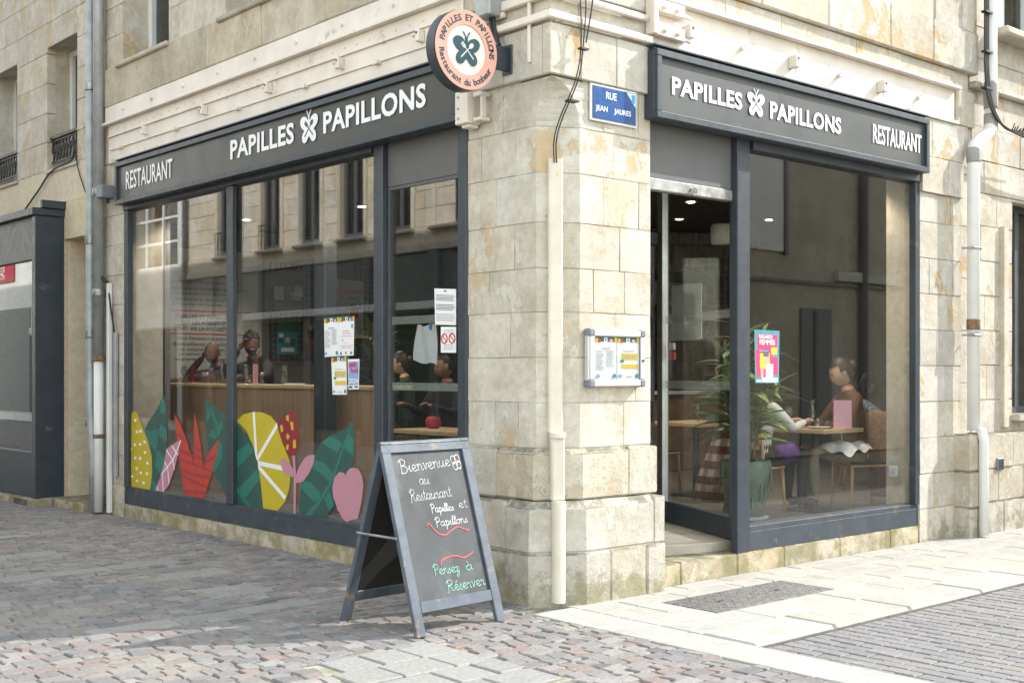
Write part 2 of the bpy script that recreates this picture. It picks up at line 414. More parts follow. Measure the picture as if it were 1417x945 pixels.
    def plate(s, pts, fr, th, off=0):
        """flat polygon pts (u,v) in frame fr=(origin,u,v,n); thickness th along n starting at off"""
        o, u, v, n = (Vector(q) for q in fr)
        ar = sum(pts[i][0]*pts[(i+1) % len(pts)][1]-pts[(i+1) % len(pts)][0]*pts[i][1] for i in range(len(pts)))
        if (ar < 0) != (u.cross(v).dot(n) < 0): pts = pts[::-1]
        k = len(pts)
        vs = [tuple(o+u*a+v*b+n*off) for a, b in pts]+[tuple(o+u*a+v*b+n*(off+th)) for a, b in pts]
        fs = [tuple(reversed(range(k))), tuple(range(k, 2*k))]+[(i, (i+1) % k, k+(i+1) % k, k+i) for i in range(k)]
        return s.add(vs, fs)
    def mesh(s, name):
        me = bpy.data.meshes.new(name); me.from_pydata(s.v, [], s.f); return me
    def build(s, name, mat, parent=None, smooth=False):
        me = s.mesh(name)
        for m in (mat if isinstance(mat, (list, tuple)) else [mat]): me.materials.append(MATS[m])
        if any(s.mi): me.polygons.foreach_set('material_index', s.mi)
        if smooth: me.polygons.foreach_set('use_smooth', [True]*len(s.f))
        if s.tint:
            a = me.attributes.new('tint', 'FLOAT', 'POINT'); a.data.foreach_set('value', s.tint)
        me.update()
        return link(name, me, parent)
def link(name, me, parent=None):
    o = bpy.data.objects.new(name, me); COL.objects.link(o)
    if parent is not None:
        o.parent = parent
        b = parent.get('_b')
        if b is not None: o.location = (-b[0], -b[1], -b[2])
    return o
def tag(o, label, cat, group=None, kind=None):
    if label: o['label'] = label
    if cat: o['category'] = cat
    if group: o['group'] = group
    if kind: o['kind'] = kind
    return o
ALLT = []
def thing(name, label, cat, loc=(0, 0, 0), group=None):
    o = bpy.data.objects.new(name, None); COL.objects.link(o); o.location = loc; o.empty_display_size = .1
    o['_b'] = tuple(float(c) for c in loc); ALLT.append(o)
    return tag(o, label, cat, group)
def struct(name, mb, mat, smooth=False):
    o = mb.build(name, mat, None, smooth); o['kind'] = 'structure'; return o
def smooth_curve(pts, k=6, closed=False):
    P = [Vector(p) for p in pts]; out = []; n = len(P)
    for i in range(n if closed else n-1):
        p0 = P[(i-1) % n] if (closed or i > 0) else P[i]; p1 = P[i]; p2 = P[(i+1) % n]; p3 = P[(i+2) % n] if (closed or i < n-2) else p2
        for j in range(k):
            t = j/k
            out.append(.5*((2*p1)+(p2-p0)*t+(2*p0-5*p1+4*p2-p3)*t*t+(3*p1-p0-3*p2+p3)*t**3))
    if not closed: out.append(P[-1])
    return out
_txt = {}
def text_data(s, bold=0, space=1.0):
    key = (s, bold, space)
    if key in _txt: return _txt[key]
    cu = bpy.data.curves.new('t', 'FONT'); cu.body = s; cu.size = 1; cu.resolution_u = 3; cu.offset = bold; cu.space_character = space
    cu.fill_mode = 'FRONT'
    ob = bpy.data.objects.new('t', cu)
    me = ob.to_mesh()
    vs = [(v.co.x, v.co.y) for v in me.vertices]; fs = [tuple(p.vertices) for p in me.polygons]
    ob.to_mesh_clear(); bpy.data.objects.remove(ob); bpy.data.curves.remove(cu)
    _txt[key] = (vs, fs); return vs, fs
def put_text(mb, s, fr, u0, u1, v0, v1, off=.002, bold=0, space=1.0):
    """writes s into the rectangle u0..u1, v0..v1 of frame fr as flat faces lying off in front of it"""
    vs, fs = text_data(s, bold, space)
    o, u, v, n = (Vector(q) for q in fr)
    ax = min(p[0] for p in vs); bx = max(p[0] for p in vs); ay = min(p[1] for p in vs); by = max(p[1] for p in vs)
    out = [tuple(o+u*(u0+(p[0]-ax)/(bx-ax)*(u1-u0))+v*(v0+(p[1]-ay)/(by-ay)*(v1-v0))+n*off) for p in vs]
    mb.add(out, fs if u.cross(v).dot(n) > 0 else [tuple(reversed(f)) for f in fs])
FL = lambda x: ((x, 0, 0), (0, -1, 0), (0, 0, 1), (-1, 0, 0))   # left street facade, u runs towards the corner (u = -y)
FR = lambda y: ((0, y, 0), (1, 0, 0), (0, 0, 1), (0, -1, 0))    # right street facade, u = x
# ================================================================= GROUND
gr = MB().box(-60, 60, -60, 60, -.30, -.045); struct('ground', gr, 'joint')
# ---- left street: granite setts with slab strips
sb = MB().box(-5.3, -.004, 0.02, 10.8, -.20, -.011).box(-5.3, -.27, -8, .02, -.20, -.0111)
street = struct('cobbled_street', sb, 'joint')
far = MB().box(-9.05, -5.302, -8, 34, -.2, -.004).box(-5.298, -.004, 10.802, 34, -.2, -.0041); struct('street_beyond', far, 'street_far')
slabs = []   # (x0,x1,y0,y1) areas laid with larger grey slabs
for a in ((-2.95, -.95, 3.36, 3.60), (-2.62, -1.05, 1.12, 1.32), (-1.56, -1.04, 1.74, 2.16), (-1.46, -.88, 2.64, 2.96), (-2.30, -1.52, 4.5, 4.75), (-2.6, -1.3, 5.8, 6.0),
          (-2.10, -1.22, -1.40, -.30)): slabs.append(a)
near = []
def sett_mesh(cx, cy, lx, ly, mb, hz):
    j = lambda a: random.uniform(-a, a)
    b = [(cx+sx*(lx/2)+j(.010), cy+sy*(ly/2)+j(.010)) for sx, sy in ((-1, -1), (1, -1), (1, 1), (-1, 1))]
    k = .88; c = [(cx+(p[0]-cx)*k+j(.004), cy+(p[1]-cy)*k+j(.004)) for p in b]
    tx, ty = j(.07), j(.07)
    vs = [(p[0], p[1], -.05) for p in b]+[(p[0], p[1], hz-.008) for p in b]+[(p[0], p[1], hz+(p[0]-cx)*tx+(p[1]-cy)*ty) for p in c]
    fs = [(i, (i+1) % 4, 4+(i+1) % 4, 4+i) for i in range(4)]+[(4+i, 4+(i+1) % 4, 8+(i+1) % 4, 8+i) for i in range(4)]+[(8, 9, 10, 11)]
    mb.t = random.random(); mb.add(vs, fs)
CAM2 = Vector((-5.5154, -5.8693)); FWD = Vector((.6613, .7501)); RGT = Vector((.7501, -.6613))
def inview(x, y, m=0.0):
    d = Vector((x, y))-CAM2; f = d.dot(FWD); r = d.dot(RGT)
    return f > 6.0 and abs(r/f) < .43+m
cells = []
y = -3.2
while y < 10.5:
    ph = random.uniform(.095, .12); x = -5.2
    while x < -.03:
        L = random.uniform(.085, .17)
        yy = y+ph/2+.05*math.sin(x*1.7+y*.6)+.03*math.sin(x*4.1)
        cx = x+L/2
        ok = not any(a-.01 < cx < b+.01 and c-.01 < yy < d+.01 for a, b, c, d in slabs)
        lim = -.265 if yy < .12 else -.005
        if cx-L/2 < lim-.04 and cx+L/2 > lim: L = lim-x; cx = x+L/2
        if ok and cx+L/2 < lim+.001 and inview(cx, yy, .12): cells.append((cx, yy, L-.006, ph-.008))
        x += L
    y += ph
cells.sort(key=lambda c: (0 if inview(c[0], c[1], -.005) else 1, (Vector((c[0], c[1]))-CAM2).dot(FWD)))
for c in cells[:300]:
    m = MB(); sett_mesh(*c, m, random.uniform(-.004, .004)); m.build('sett', 'sett', street)
m = MB()
for c in cells[300:]: sett_mesh(*c, m, random.uniform(-.004, .004))
o = m.build('setts', 'sett', street); o['kind'] = 'stuff'
for a, b, c, d in slabs:                 # larger granite slabs
    big = (b-a) < 1.0 and (d-c) > .9
    rows = 4 if big else (2 if d-c > .3 else 1)
    for r in range(rows):
        y0, y1 = c+(d-c)*r/rows, c+(d-c)*(r+1)/rows; x = a+(.1 if r % 2 else 0)
        while x < b-.06:
            L = random.uniform(.24, .34) if not rows == 1 else random.uniform(.38, .62)
            x1 = min(b, x+L)
            if b-x1 < .1: x1 = b
            m = MB(); m.t = random.random()
            m.box(x+.006, x1-.006, y0+.006, y1-.006, -.05, random.uniform(-.003, .004), .008); m.build('slab', 'slab_grey', street); x = x1
# moss strip of small rubble at the wall foot
# ---- right street: brick pavers laid across the road
rb = MB().box(.10, 34, -7.4, -1.60, -.20, -.034); road = struct('paved_road', rb, 'road_joint')
pv = []
x = .108
row = 0
while x < 6.4:
    wdt = .102; yv = -1.612-(row % 2)*.1-random.uniform(0, .02); first = True
    yv = -1.612
    while yv > -4.6:
        L = (.1 if (first and row % 2) else .205)+random.uniform(-.006, .006)
        first = False
        if inview(x+.05, yv-L/2, .10): pv.append((x+wdt/2, yv-L/2, wdt-.009, L-.009))
        yv -= L
    x += wdt; row += 1
pv.sort(key=lambda c: (0 if inview(c[0], c[1], -.005) else 1, (Vector((c[0], c[1]))-CAM2).dot(FWD)))
def paver_mesh(c, mb):
    cx, cy, lx, ly = c; hz = -.022+random.uniform(-.003, .003); k = .006
    j = lambda a: random.uniform(-a, a)
    b = [(cx+sx*lx/2+j(.002), cy+sy*ly/2+j(.002)) for sx, sy in ((-1, -1), (1, -1), (1, 1), (-1, 1))]
    t = [(p[0]-math.copysign(k, p[0]-cx), p[1]-math.copysign(k, p[1]-cy)) for p in b]
    vs = [(p[0], p[1], -.06) for p in b]+[(p[0], p[1], hz-.007) for p in b]+[(p[0], p[1], hz) for p in t]
    fs = [(i, (i+1) % 4, 4+(i+1) % 4, 4+i) for i in range(4)]+[(4+i, 4+(i+1) % 4, 8+(i+1) % 4, 8+i) for i in range(4)]+[(8, 9, 10, 11)]
    mb.t = random.random(); mb.add(vs, fs)
for c in pv[:300]:
    m = MB(); paver_mesh(c, m); m.build('paver', 'paver', road)
m = MB()
for c in pv[300:]: paver_mesh(c, m)
if m.v: o = m.build('pavers', 'paver', road); o['kind'] = 'stuff'
# ---- pavement of pale limestone along the right facade
pb = MB().box(-.262, .098, -8, -.02, -.20, -.016).box(.098, 34, -1.598, .25, -.20, -.0155)
pav = struct('pavement', pb, 'road_joint')
def pslab(x0, x1, y0, y1, z=0., ch=.006, name='paving_slab', g=.0045):
    MB().box(x0+g, x1-g, y0+g, y1-g, -.10, z+random.uniform(-.0015, .0015), ch).build(name, 'slab_lime', pav)
yv = -.10
for L in (.46, .55, .52, .60, .5, .62, .58, .6, .6): pslab(-.262, .098, yv-L, yv); yv -= L
x = .098
for L in (.80, .86, .95, .84, .9, .92, .86, .95, .9, .9, .9): pslab(x, x+L, -1.598, -1.19, .004, .018, 'kerb_stone'); x += L
rows = [(-1.19, -.86), (-.86, -.62), (-.62, -.365), (-.365, -.17), (-.17, .0)]
MH = (.67, 1.97, -.86, -.365)
for i, (a, b) in enumerate(rows):
    x = .098; random.seed(40+i)
    while x < 9.5:
        L = random.choice((.36, .5, .62, .74, .9)); x1 = x+L
        if i in (1, 2):
            if x < MH[0] < x1 or (x < MH[0] and MH[0]-x1 < .15): x1 = MH[0]
            if MH[0] <= x < MH[1]-.01: x = MH[1]; continue
        pslab(x, x1, a, b, 0); x = x1
random.seed(11)
# inspection cover: chequer plate in a frame
mh = thing('inspection_cover', 'rusty rectangular chequered iron inspection cover set in the pale pavement', 'manhole cover', (1.32, -.61, 0))
MB().box(MH[0]+.004, MH[1]-.004, MH[2]+.004, MH[3]-.004, -.08, -.006).build('frame', 'cast_iron', mh)
for k in (0, 1):
    a, b = (MH[0]+.02, 1.318) if k == 0 else (1.322, MH[1]-.02)
    pl = MB().box(a, b, MH[2]+.02, MH[3]-.02, -.03, -.001).build('plate', 'cast_iron', mh)
    m = MB(); nx = 15; ny = 11
    for i in range(nx):
        for j in range(ny):
            cx = a+.03+(b-a-.06)*i/(nx-1); cy = MH[2]+.045+(MH[3]-MH[2]-.09)*j/(ny-1)
            s = 1 if (i+j) % 2 else -1
            m.M = Matrix.Translation((cx, cy, .0)) @ Matrix.Rotation(s*.78, 4, 'Z')
            m.box(-.016, .016, -.0045, .0045, -.0015, .0025)
    o = m.build('stud', 'cast_iron', pl); o['kind'] = 'stuff'
    MB().box((a+b)/2-.03, (a+b)/2+.03, -.63, -.60, -.001, .003, .001).build('lifting_slot', 'iron_black', pl)
dc = thing('drain_cover', 'small dark round iron drain cap among the setts left of the blackboard', 'drain cover', (-1.9, 6.2, 0))
MB().lathe([(.17, -.03), (.17, .006), (.15, .010)], (-1.75, 6.9, 0), 24).build('cap', 'cast_iron', dc)
MB().lathe([(.19, -.03), (.19, .003), (.172, .003)], (-1.75, 6.9, 0), 24).build('rim', 'cast_iron', dc)

# ================================================================= stone masonry helper
def ashlar(part, face, plane, u0, u1, zs, lens=(.35, .75), holes=(), depth=.10, mat='limestone', ch=.004, rough=.004, name='stone_block', g=.0018, half=0.):
    """courses of separate squared blocks; face 'L': outward -x at x=plane, u=y ; face 'R': outward -y at y=plane, u=x"""
    for ci in range(len(zs)-1):
        za, zb = zs[ci], zs[ci+1]; u = u0; rs = []
        while u < u1-1e-4:
            L = random.uniform(*lens)
            if u == u0 and ci % 2: L *= .55
            v = min(u1, u+L)
            if u1-v < lens[0]*.45: v = u1
            rs.append((u, v, za, zb)); u = v
        for h in holes:
            nr = []
            for a, b, c, d in rs:
                if b <= h[0] or a >= h[1] or d <= h[2] or c >= h[3]: nr.append((a, b, c, d)); continue
                if a < h[0]: nr.append((a, h[0], c, d))
                if b > h[1]: nr.append((h[1], b, c, d))
                a2, b2 = max(a, h[0]), min(b, h[1])
                if c < h[2]: nr.append((a2, b2, c, h[2]))
                if d > h[3]: nr.append((a2, b2, h[3], d))
            rs = nr
        for a, b, c, d in rs:
            if b-a < .02 or d-c < .015: continue
            p = plane-random.uniform(0, rough)
            gg = 0 if False else g
            if face == 'L': m = MB().box(p, p+depth, a+gg, b-gg, c+gg, d-gg, ch).jit(.0022)
            else: m = MB().box(a+gg, b-gg, p, p+depth, c+gg, d-gg, ch).jit(.0022)
            m.build(name, mat, part)
def win_frame(parent, fr, u0, u1, z0, z1, w=.06, d=.06, mat='window_white', sash=True, glass='glass_far', bars=(), pane=True):
    """a casement in a frame; returns the window part"""
    o, u, v, n = fr
    m = MB()
    def bar(a, b, c, e, off=0, dd=d): m.plate([(a, c), (b, c), (b, e), (a, e)], fr, dd, off)
    bar(u0, u0+w, z0, z1); bar(u1-w, u1, z0, z1); bar(u0+w, u1-w, z0, z0+w); bar(u0+w, u1-w, z1-w, z1)
    if sash: bar((u0+u1)/2-w*.6, (u0+u1)/2+w*.6, z0+w, z1-w, .004)
    for b in bars: bar(u0+w, u1-w, b-w*.3, b+w*.3, -.003)
    f = m.build('window', mat, parent)
    if pane: MB().plate([(u0+w, z0+w), (u1-w, z0+w), (u1-w, z1-w), (u0+w, z1-w)], fr, .006, .012).build('pane', glass, f)
    return f

# ================================================================= RESTAURANT BUILDING (corner house)
bld = thing('restaurant_building', 'pale limestone corner house with the dark restaurant shopfronts on its ground floor', 'building', (0, 0, 0))
CH = (.14, .27)      # chamfer legs of the corner pier: along y, along x
def foot(o, c=1.0, yl=.86, xr=.98, inn=.30):
    a, b = CH[0]*c, CH[1]*c
    return [(-o, yl), (-o, max(a, .002)), (max(b, .002), -o), (xr, -o), (xr, inn), (inn, yl)] if False else \
           [(-o, yl), (-o, a-o*.35+.001), (b-o*.35+.001, -o), (xr, -o), (xr, inn), (inn, inn), (inn, yl)]
core = MB().loft([[(x, y, z) for x, y in foot(-.006)] for z in (-.1, 3.5)]).loft([[(x, y, z) for x, y in foot(.036)] for z in (.70, 1.01)]).loft([[(x, y, z) for x, y in foot(.09)] for z in (-.1, .65)]).build('corner_pier', 'mortar', bld)
def pier_course(za, zb, off, a, b, mat, zc=None, ch=.008, tops=0):
    """one course: corner stone reaching a along the left face and b along the right face, then filler stones"""
    g = .0016
    def cpoly(o, c): 
        la, lb = max(CH[0]*c-o*.35, .004), max(CH[1]*c-o*.35, .004)
        return [(-o, a-g), (-o, la), (lb, -o), (b-g, -o), (b-g, .14), (.14, .14), (.14, a-g)]
    rings = []
    zl = [(za+g, off-ch), (za+g+ch, off), (zb-g-ch-tops, off), (zb-g, off-ch-tops*.8)]
    if zc:   # chamfer stop: the splay dies into the square corner under an arch
        zl = [(za+g, off-ch), (za+g+ch, off)]+[(za+(zb-za)*k/12, off) for k in range(1, 12)]+[(zb-g, off)]
    for z, o in zl:
        c = 1.
        if zc: t = max(0, min(1, (z-zc)/(zb-g-zc))); c = math.sqrt(max(0, 1-t**1.9))
        rings.append([(x, y, z) for x, y in cpoly(o, c)][::1])
    m = MB().loft([r[::-1] for r in rings][::1]); m.f = [tuple(reversed(f)) for f in m.f]
    m.jit(.003).build('stone_block', mat, core)
    def fill(lo, hi, side):
        u = lo; first = True
        while u < hi-1e-3:
            v = min(hi, u+random.uniform(.2, .42))
            if hi-v < .12: v = hi
            p = -off-random.uniform(0, .003)
            if side == 'L': MB().box(p, .12, u+g, v-g, za+g, zb-g-tops*.3, ch).jit(.003).build('stone_block', mat, core)
            else: MB().box(u+g, v-g, p, .12, za+g, zb-g-tops*.3, ch).jit(.003).build('stone_block', mat, core)
            u = v
    fill(a, .858, 'L'); fill(b, .978 if off < .03 else .985+off*.45, 'R')
zs = [1.04, 1.345, 1.65, 1.955, 2.25, 2.557, 2.89, 3.20, 3.515]
for i in range(len(zs)-1):
    last = i >= len(zs)-2
    pier_course(zs[i], zs[i+1], 0.0, (.32, .58, .40, .62, .36, .55, .34, .48)[i], (.70, .46, .62, .40, .66, .5, .6, .5)[i], 'limestone', zc=(3.2 if i == len(zs)-2 else None), ch=.0025)
pier_course(.69, 1.04, .045, .50, .70, 'limestone_base', tops=.03, ch=.012)
pier_course(.345, .69, .10, .34, .90, 'limestone_base', tops=.035, ch=.014)
pier_course(-.05, .345, .105, .52, .46, 'limestone_base', ch=.016)
# capital band above the pier
cap = MB().box(-.035, .30, .42, .72, 3.52, 3.545, .003)
for (a, b, c, d) in ((-.032, .25, .05, .44), (-.032, .25, .44, .86)):
    MB().box(a, b, c+.002, d-.002, 3.522, 3.86, .006).build('stone_block', 'limestone_pale', core)
for (a, b) in ((.252, .60), (.60, .99)):
    MB().box(a+.002, b-.002, -.032, .25, 3.522, 3.86, .006).build('stone_block', 'limestone_pale', core)
MB().box(-.032, .25, -.032, .05-.002, 3.522, 3.86, .006).build('stone_block', 'limestone_pale', core)
core2 = MB().box(-.002, .3, -.002, .3, 3.86, 4.44).box(.003, .3, .3, 7.42, 3.45, 4.435).box(.3, 5.5, .003, .3, 3.45, 4.44)
cw = core2.build('lintel_wall', 'mortar', bld)
for z0, z1, p in ((3.862, 4.10, .0), (4.10, 4.43, -.006)):
    MB().box(p-.012, .25, p-.012, .60, z0+.002, z1-.002, .006).build('stone_block', 'limestone_pale', cw)
    MB().box(p-.012, .25, .604, .88, z0+.002, z1-.002, .006).build('stone_block', 'limestone', cw)
    MB().box(.254, .94, p-.012, .25, z0+.002, z1-.002, .006).build('stone_block', 'limestone_pale', cw)
# painted steel beams over both shopfronts
bl = MB().box(-.03, .04, .885, 7.02, 3.82, 4.232, .004).box(-.085, .04, .885, 7.10, 4.2325, 4.262, .004).box(-.05, .04, .885, 7.06, 4.2625, 4.432, .004)\
    .box(-.05, -.02, .885, 7.0, 4.10, 4.118, .002).box(-.045, -.02, .885, 6.96, 3.955, 3.968, .002).build('steel_beam', 'cream_paint', bld)
br = MB().box(.945, 5.205, -.02, .04, 3.80, 4.205, .004).box(.945, 5.23, -.085, .04, 4.2055, 4.236, .004).build('steel_beam', 'cream_paint', bld)
MB().box(4.37, 5.24, -.05, .02, 3.885, 3.915, .003).build('beam_flange', 'cream_paint', br)
def clamp(par, side, u, z, big=True):
    m = MB()
    if big:
        if side == 'L': m.box(-.095, -.03, u-.021, u+.021, z-.045, z+.045, .006); m.tube([(-.065, u-.02, z+.02), (-.065, u+.065, z+.02)], .010, 8); m.tube([(-.065, u+.065, z+.02), (-.065, u+.082, z+.02)], .017, 8)
        else: m.box(u-.026, u+.026, -.10, -.02, z-.05, z+.05, .006); m.tube([(u, -.075, z-.045), (u, -.075, z-.09)], .008, 8)
    else:
        if side == 'L': m.tube([(-.03, u, z), (-.075, u, z)], .02, 8); m.tube([(-.06, u, z), (-.06, u+.055, z-.012)], .013, 8)
        else: m.tube([(u, -.02, z), (u, -.08, z)], .02, 8); m.tube([(u, -.07, z), (u-.06, -.07, z-.03)], .013, 8)
    o = m.build('clamp', 'cream_paint', par)
    if big:
        q = MB(); (q.tube([(-.0955, u, z+.02), (-.0975, u, z+.02)], .011, 10) if side == 'L' else q.tube([(u, -.1005, z+.022), (u, -.1025, z+.022)], .013, 10)).build('bolt_hole', 'iron_black', o)
for u in (6.05, 4.75, 3.55, 2.42, 1.35): clamp(bl, 'L', u, 4.04)
for u in (6.65, 5.35, 4.1, 2.95, 1.9): clamp(bl, 'L', u, 3.955, False)
for u in (1.33, 2.62, 3.9): clamp(br, 'R', u, 4.03)
for u in (2.0, 3.3, 4.55): clamp(br, 'R', u, 4.04, False)
m = MB()
for k in range(34):
    u = 1.0+k*.175; m.tube([(-.03, u, 4.165), (-.037, u, 4.165)], .013, 8)
    if k % 4 == 0: m.tube([(-.05, u, 4.35), (-.07, u, 4.35)], .016, 8)
o = m.build('rivet', 'cream_paint', bl); o['kind'] = 'stuff'
# end bracket of bolts at the corner on the right beam
m = MB().box(.90, .945, -.11, -.021, 3.94, 4.24, .004)
for z in (4.0, 4.17):
    m.box(.96, 1.26, -.085, -.021, z-.06, z+.03, .005)
    for u in (1.03, 1.17): m.tube([(u, -.085, z-.02), (u, -.115, z-.02)], .018, 8)
    m.tube([(1.24, -.06, z-.03), (1.33, -.07, z-.05)], .014, 8)
m.build('beam_bracket', 'cream_paint', br)
# upper walls ------------------------------------------------------
WL = [(5.60, 6.715, 4.87, 7.2), (3.35, 4.44, 4.865, 7.2), (1.0, 2.1, 4.865, 7.2)]
up = MB()
up.box(.004, .5, .3, 7.42, 4.436, 4.86)
for a, b in ((-.0, .98), (2.12, 3.33), (4.46, 5.58), (6.735, 7.42)): up.box(.005, .5, a+.02, b, 4.861, 7.2)
up.box(.02, .5, .02, 7.42, 7.201, 11.2)
up.box(.5, 5.55, -.022, .5, 4.4405, 11.2).box(.02, 5.55, .02, 7.42, 11.201, 11.5)
uw = up.build('upper_wall', 'mortar', bld)
ashlar(uw, 'L', -.035, .30, 7.18, [4.436, 4.86], (.9, 1.5), (), .10, 'limestone_grey', .012, .012)
ashlar(uw, 'L', .0, .25, 7.18, [4.862, 5.2, 5.52, 5.84, 6.16, 6.5], (.4, .8), WL, .12, 'limestone', .003, .006)
ashlar(uw, 'R', -.01, .95, 5.25, [4.238, 4.395], (.6, 1.1), (), .10, 'limestone_pale', .003, .006)
ashlar(uw, 'R', -.05, -.03, 5.60, [4.40, 4.80], (.6, 1.2), (), .12, 'limestone_pale', .012, .01)
ashlar(uw, 'R', -.03, .10, 5.60, [4.802, 5.12, 5.44, 5.76, 6.08, 6.4], (.4, .8), [(3.3, 4.84, 4.802, 7)], .14, 'limestone_pale', .003, .006)
ashlar(uw, 'R', .13, 3.3, 4.84, [4.802, 5.12, 5.44, 5.76, 6.08, 6.4], (.5, .8), (), .1, 'limestone_pale', .003, .003)
MB().box(-.02, .35, -.005, .3, 4.803, 6.4, .006).build('corner_stone', 'limestone_pale', uw)
for (a, b, c, d) in WL:      # reveals, sills and casements of the upper windows
    f = win_frame(bld, FL(.36), -b, -a, c+.02, d, .085, .07)
    MB().box(.02, .6, b+.0, b+.03, c-.01, d).box(.02, .6, a-.03, a, c-.01, d).build('reveal', 'limestone', f)
    MB().box(-.075, .36, a-.06, b+.06, c-.055, c-.004, .012).build('sill', 'limestone_grey', f)
    MB().box(.62, .64, a-.1, b+.1, c, d).build('window_backing', 'curtain_grey', f)
# wall strips beside the shopfronts
pl_ = MB().box(.006, .45, 6.70, 7.42, -.1, 3.45).build('side_pier', 'mortar', bld)
ashlar(pl_, 'L', .0, 6.68, 7.40, [-.05, .34, .66, .98, 1.3, 1.62, 1.95, 2.28, 2.6, 2.93, 3.25, 3.5], (.38, .74), (), .12, 'limestone', .003, .006)
ashlar(pl_, 'L', -.012, 7.02, 7.40, [3.5, 3.82, 4.12, 4.434], (.38, .74), (), .12, 'limestone', .003, .006)
pr_ = MB().box(4.65, 5.36, .006, .36, -.1, 3.45).box(5.36, 5.58, .036, .36, -.1, 3.45).build('side_pier', 'mortar', bld)
ashlar(pr_, 'R', .0, 4.615, 5.36, [-.05, .30, .62, .95, 1.28, 1.61, 1.94, 2.27, 2.6, 2.93, 3.2], (.3, .75), (), .12, 'limestone_pale', .003, .006)
ashlar(pr_, 'R', -.03, 4.615, 5.36, [3.2, 3.53, 3.88], (.3, .75), (), .12, 'limestone_pale', .003, .006)
ashlar(pr_, 'R', -.008, 5.24, 5.60, [3.90, 4.236], (.3, .75), (), .12, 'limestone_pale', .003, .006)
ashlar(pr_, 'R', .03, 5.362, 5.60, [-.05, .45, .95, 1.45, 1.95, 2.45, 2.95, 3.45, 3.9], (.3, .75), (), .12, 'limestone_pale', .003, .006)
# stone sills under the shopfronts (left) and doorstep (right)
ls = MB().box(.02, .4, .86, 6.72, -.1, .12).build('stone_sill', 'mortar', bld)
yv = .862
for L in (.62, .76, .80, .78, .80, .82, .74, .56): MB().box(.0, .30, yv+.002, min(6.68, yv+L)-.002, -.06, .142+random.uniform(-.002, .002), .01).build('sill_block', 'sill_stone', ls); yv += L
rs_ = MB().box(.99, 4.6, .25, .40, -.1, .14).build('doorstep', 'mortar', bld)
xv = 1.0
for L in (.31, .66, .60, .78, .78, .47): MB().box(xv+.002, xv+L-.002, .0, .42, -.06, .155+random.uniform(-.002, .002), .01).build('step_block', 'sill_stone', rs_); xv += L
# ================================================================= NEIGHBOUR ON THE LEFT STREET
nb = thing('neighbour_building', 'cream stone town house on the far left with deep windows and a dark shopfront', 'building', (0, 7.45, 0))
NW = [(7.96, 8.89, 3.99, 5.46), (9.90, 10.83, 3.99, 5.46), (11.9, 12.83, 3.99, 5.46)]
c_ = MB().box(.005, .6, 7.425, 8.29, 3.12, 3.95).box(.005, .6, 8.29, 34, 3.12, 3.95)
for a, b in ((7.425, 7.94), (8.91, 9.88), (10.85, 11.88), (12.85, 34)): c_.box(.005, .6, a, b, 3.951, 5.48)
c_.box(.005, .6, 7.425, 34, 5.481, 11.2).box(.03, 8, 7.425, 34, 11.201, 11.5).box(.03, .6, 8.27, 34, -.1, 3.12)
nwl = c_.build('wall', 'render_cream', nb)
ashlar(nwl, 'L', .0, 7.42, 13.2, [3.98, 4.33, 4.68, 5.04, 5.40, 5.76, 6.12, 6.48], (.55, 1.0), NW, .14, 'limestone', .005, .003)
MB().box(-.01, .4, 7.60, 8.6, 3.53, 3.58, .006).box(-.022, .4, 7.60, 8.6, 3.10, 3.528, .006).build('lintel', 'render_cream', nwl)
MB().box(.0, .5, 7.425, 7.62, -.05, 3.099, .006).build('door_pier', 'render_pink', nwl)
MB().box(.02, .62, 7.62, 8.3, .10, 3.099, 0).build('door_recess', 'render_pink', nwl) if False else None
MB().box(.46, .5, 7.62, 8.32, .0, 3.099).box(-.30, .46, 8.292, 8.36, .0, 3.099).build('door_recess', 'render_pink', nwl)
MB().box(-.16, .46, 7.42, 8.289, -.05, .10, .012).build('doorstep', 'sill_stone', nb)
MB().box(-.40, -.165, 8.26, 8.95, -.05, .09, .012).build('air_grating_block', 'sill_stone', nb)
m = MB()
for i in range(12):
    for j in range(3): m.box(-.403, -.4, 8.45+i*.036, 8.475+i*.036, .0+j*.025, .018+j*.025)
m.build('air_grating', 'iron_black', nb)
for (a, b, c, d) in NW:
    f = win_frame(nb, FL(.34), -b, -a, c+.02, d, .07, .06)
    MB().box(.10, .6, b, b+.02, c-.01, d+.02).box(.10, .6, a-.02, a, c-.01, d+.02).box(.10, .6, a, b, d, d+.02).build('reveal', 'limestone', f)
    MB().box(-.02, .36, a-.03, b+.03, c-.05, c-.004, .01).build('sill', 'limestone_pale', f)
    MB().box(.6, .62, a-.1, b+.1, c, d).build('window_backing', 'dark_room', f)  # sheet coloured near-black to stand for the unlit room behind
    m = MB().box(.03, .10, a+.01, b-.01, c+.36, c+.40, .006)
    for k in range(9):
        yy = a+.06+(b-a-.12)*k/8
        ring = [(.06, yy+.045*math.cos(t*.7), c+.24+.045*math.sin(t*.7)) for t in range(9)]
        m.tube(ring, .010, 6, True, True)
        m.tube(smooth_curve([(.06, yy-.04, c+.36), (.06, yy+.03, c+.29), (.06, yy-.02, c+.20), (.06, yy+.01, c+.10)], 4), .011, 6)
    for z in (c+.09, c+.345): m.box(.05, .07, a+.01, b-.01, z-.009, z+.009)
    m.build('railing', 'iron_black', f)
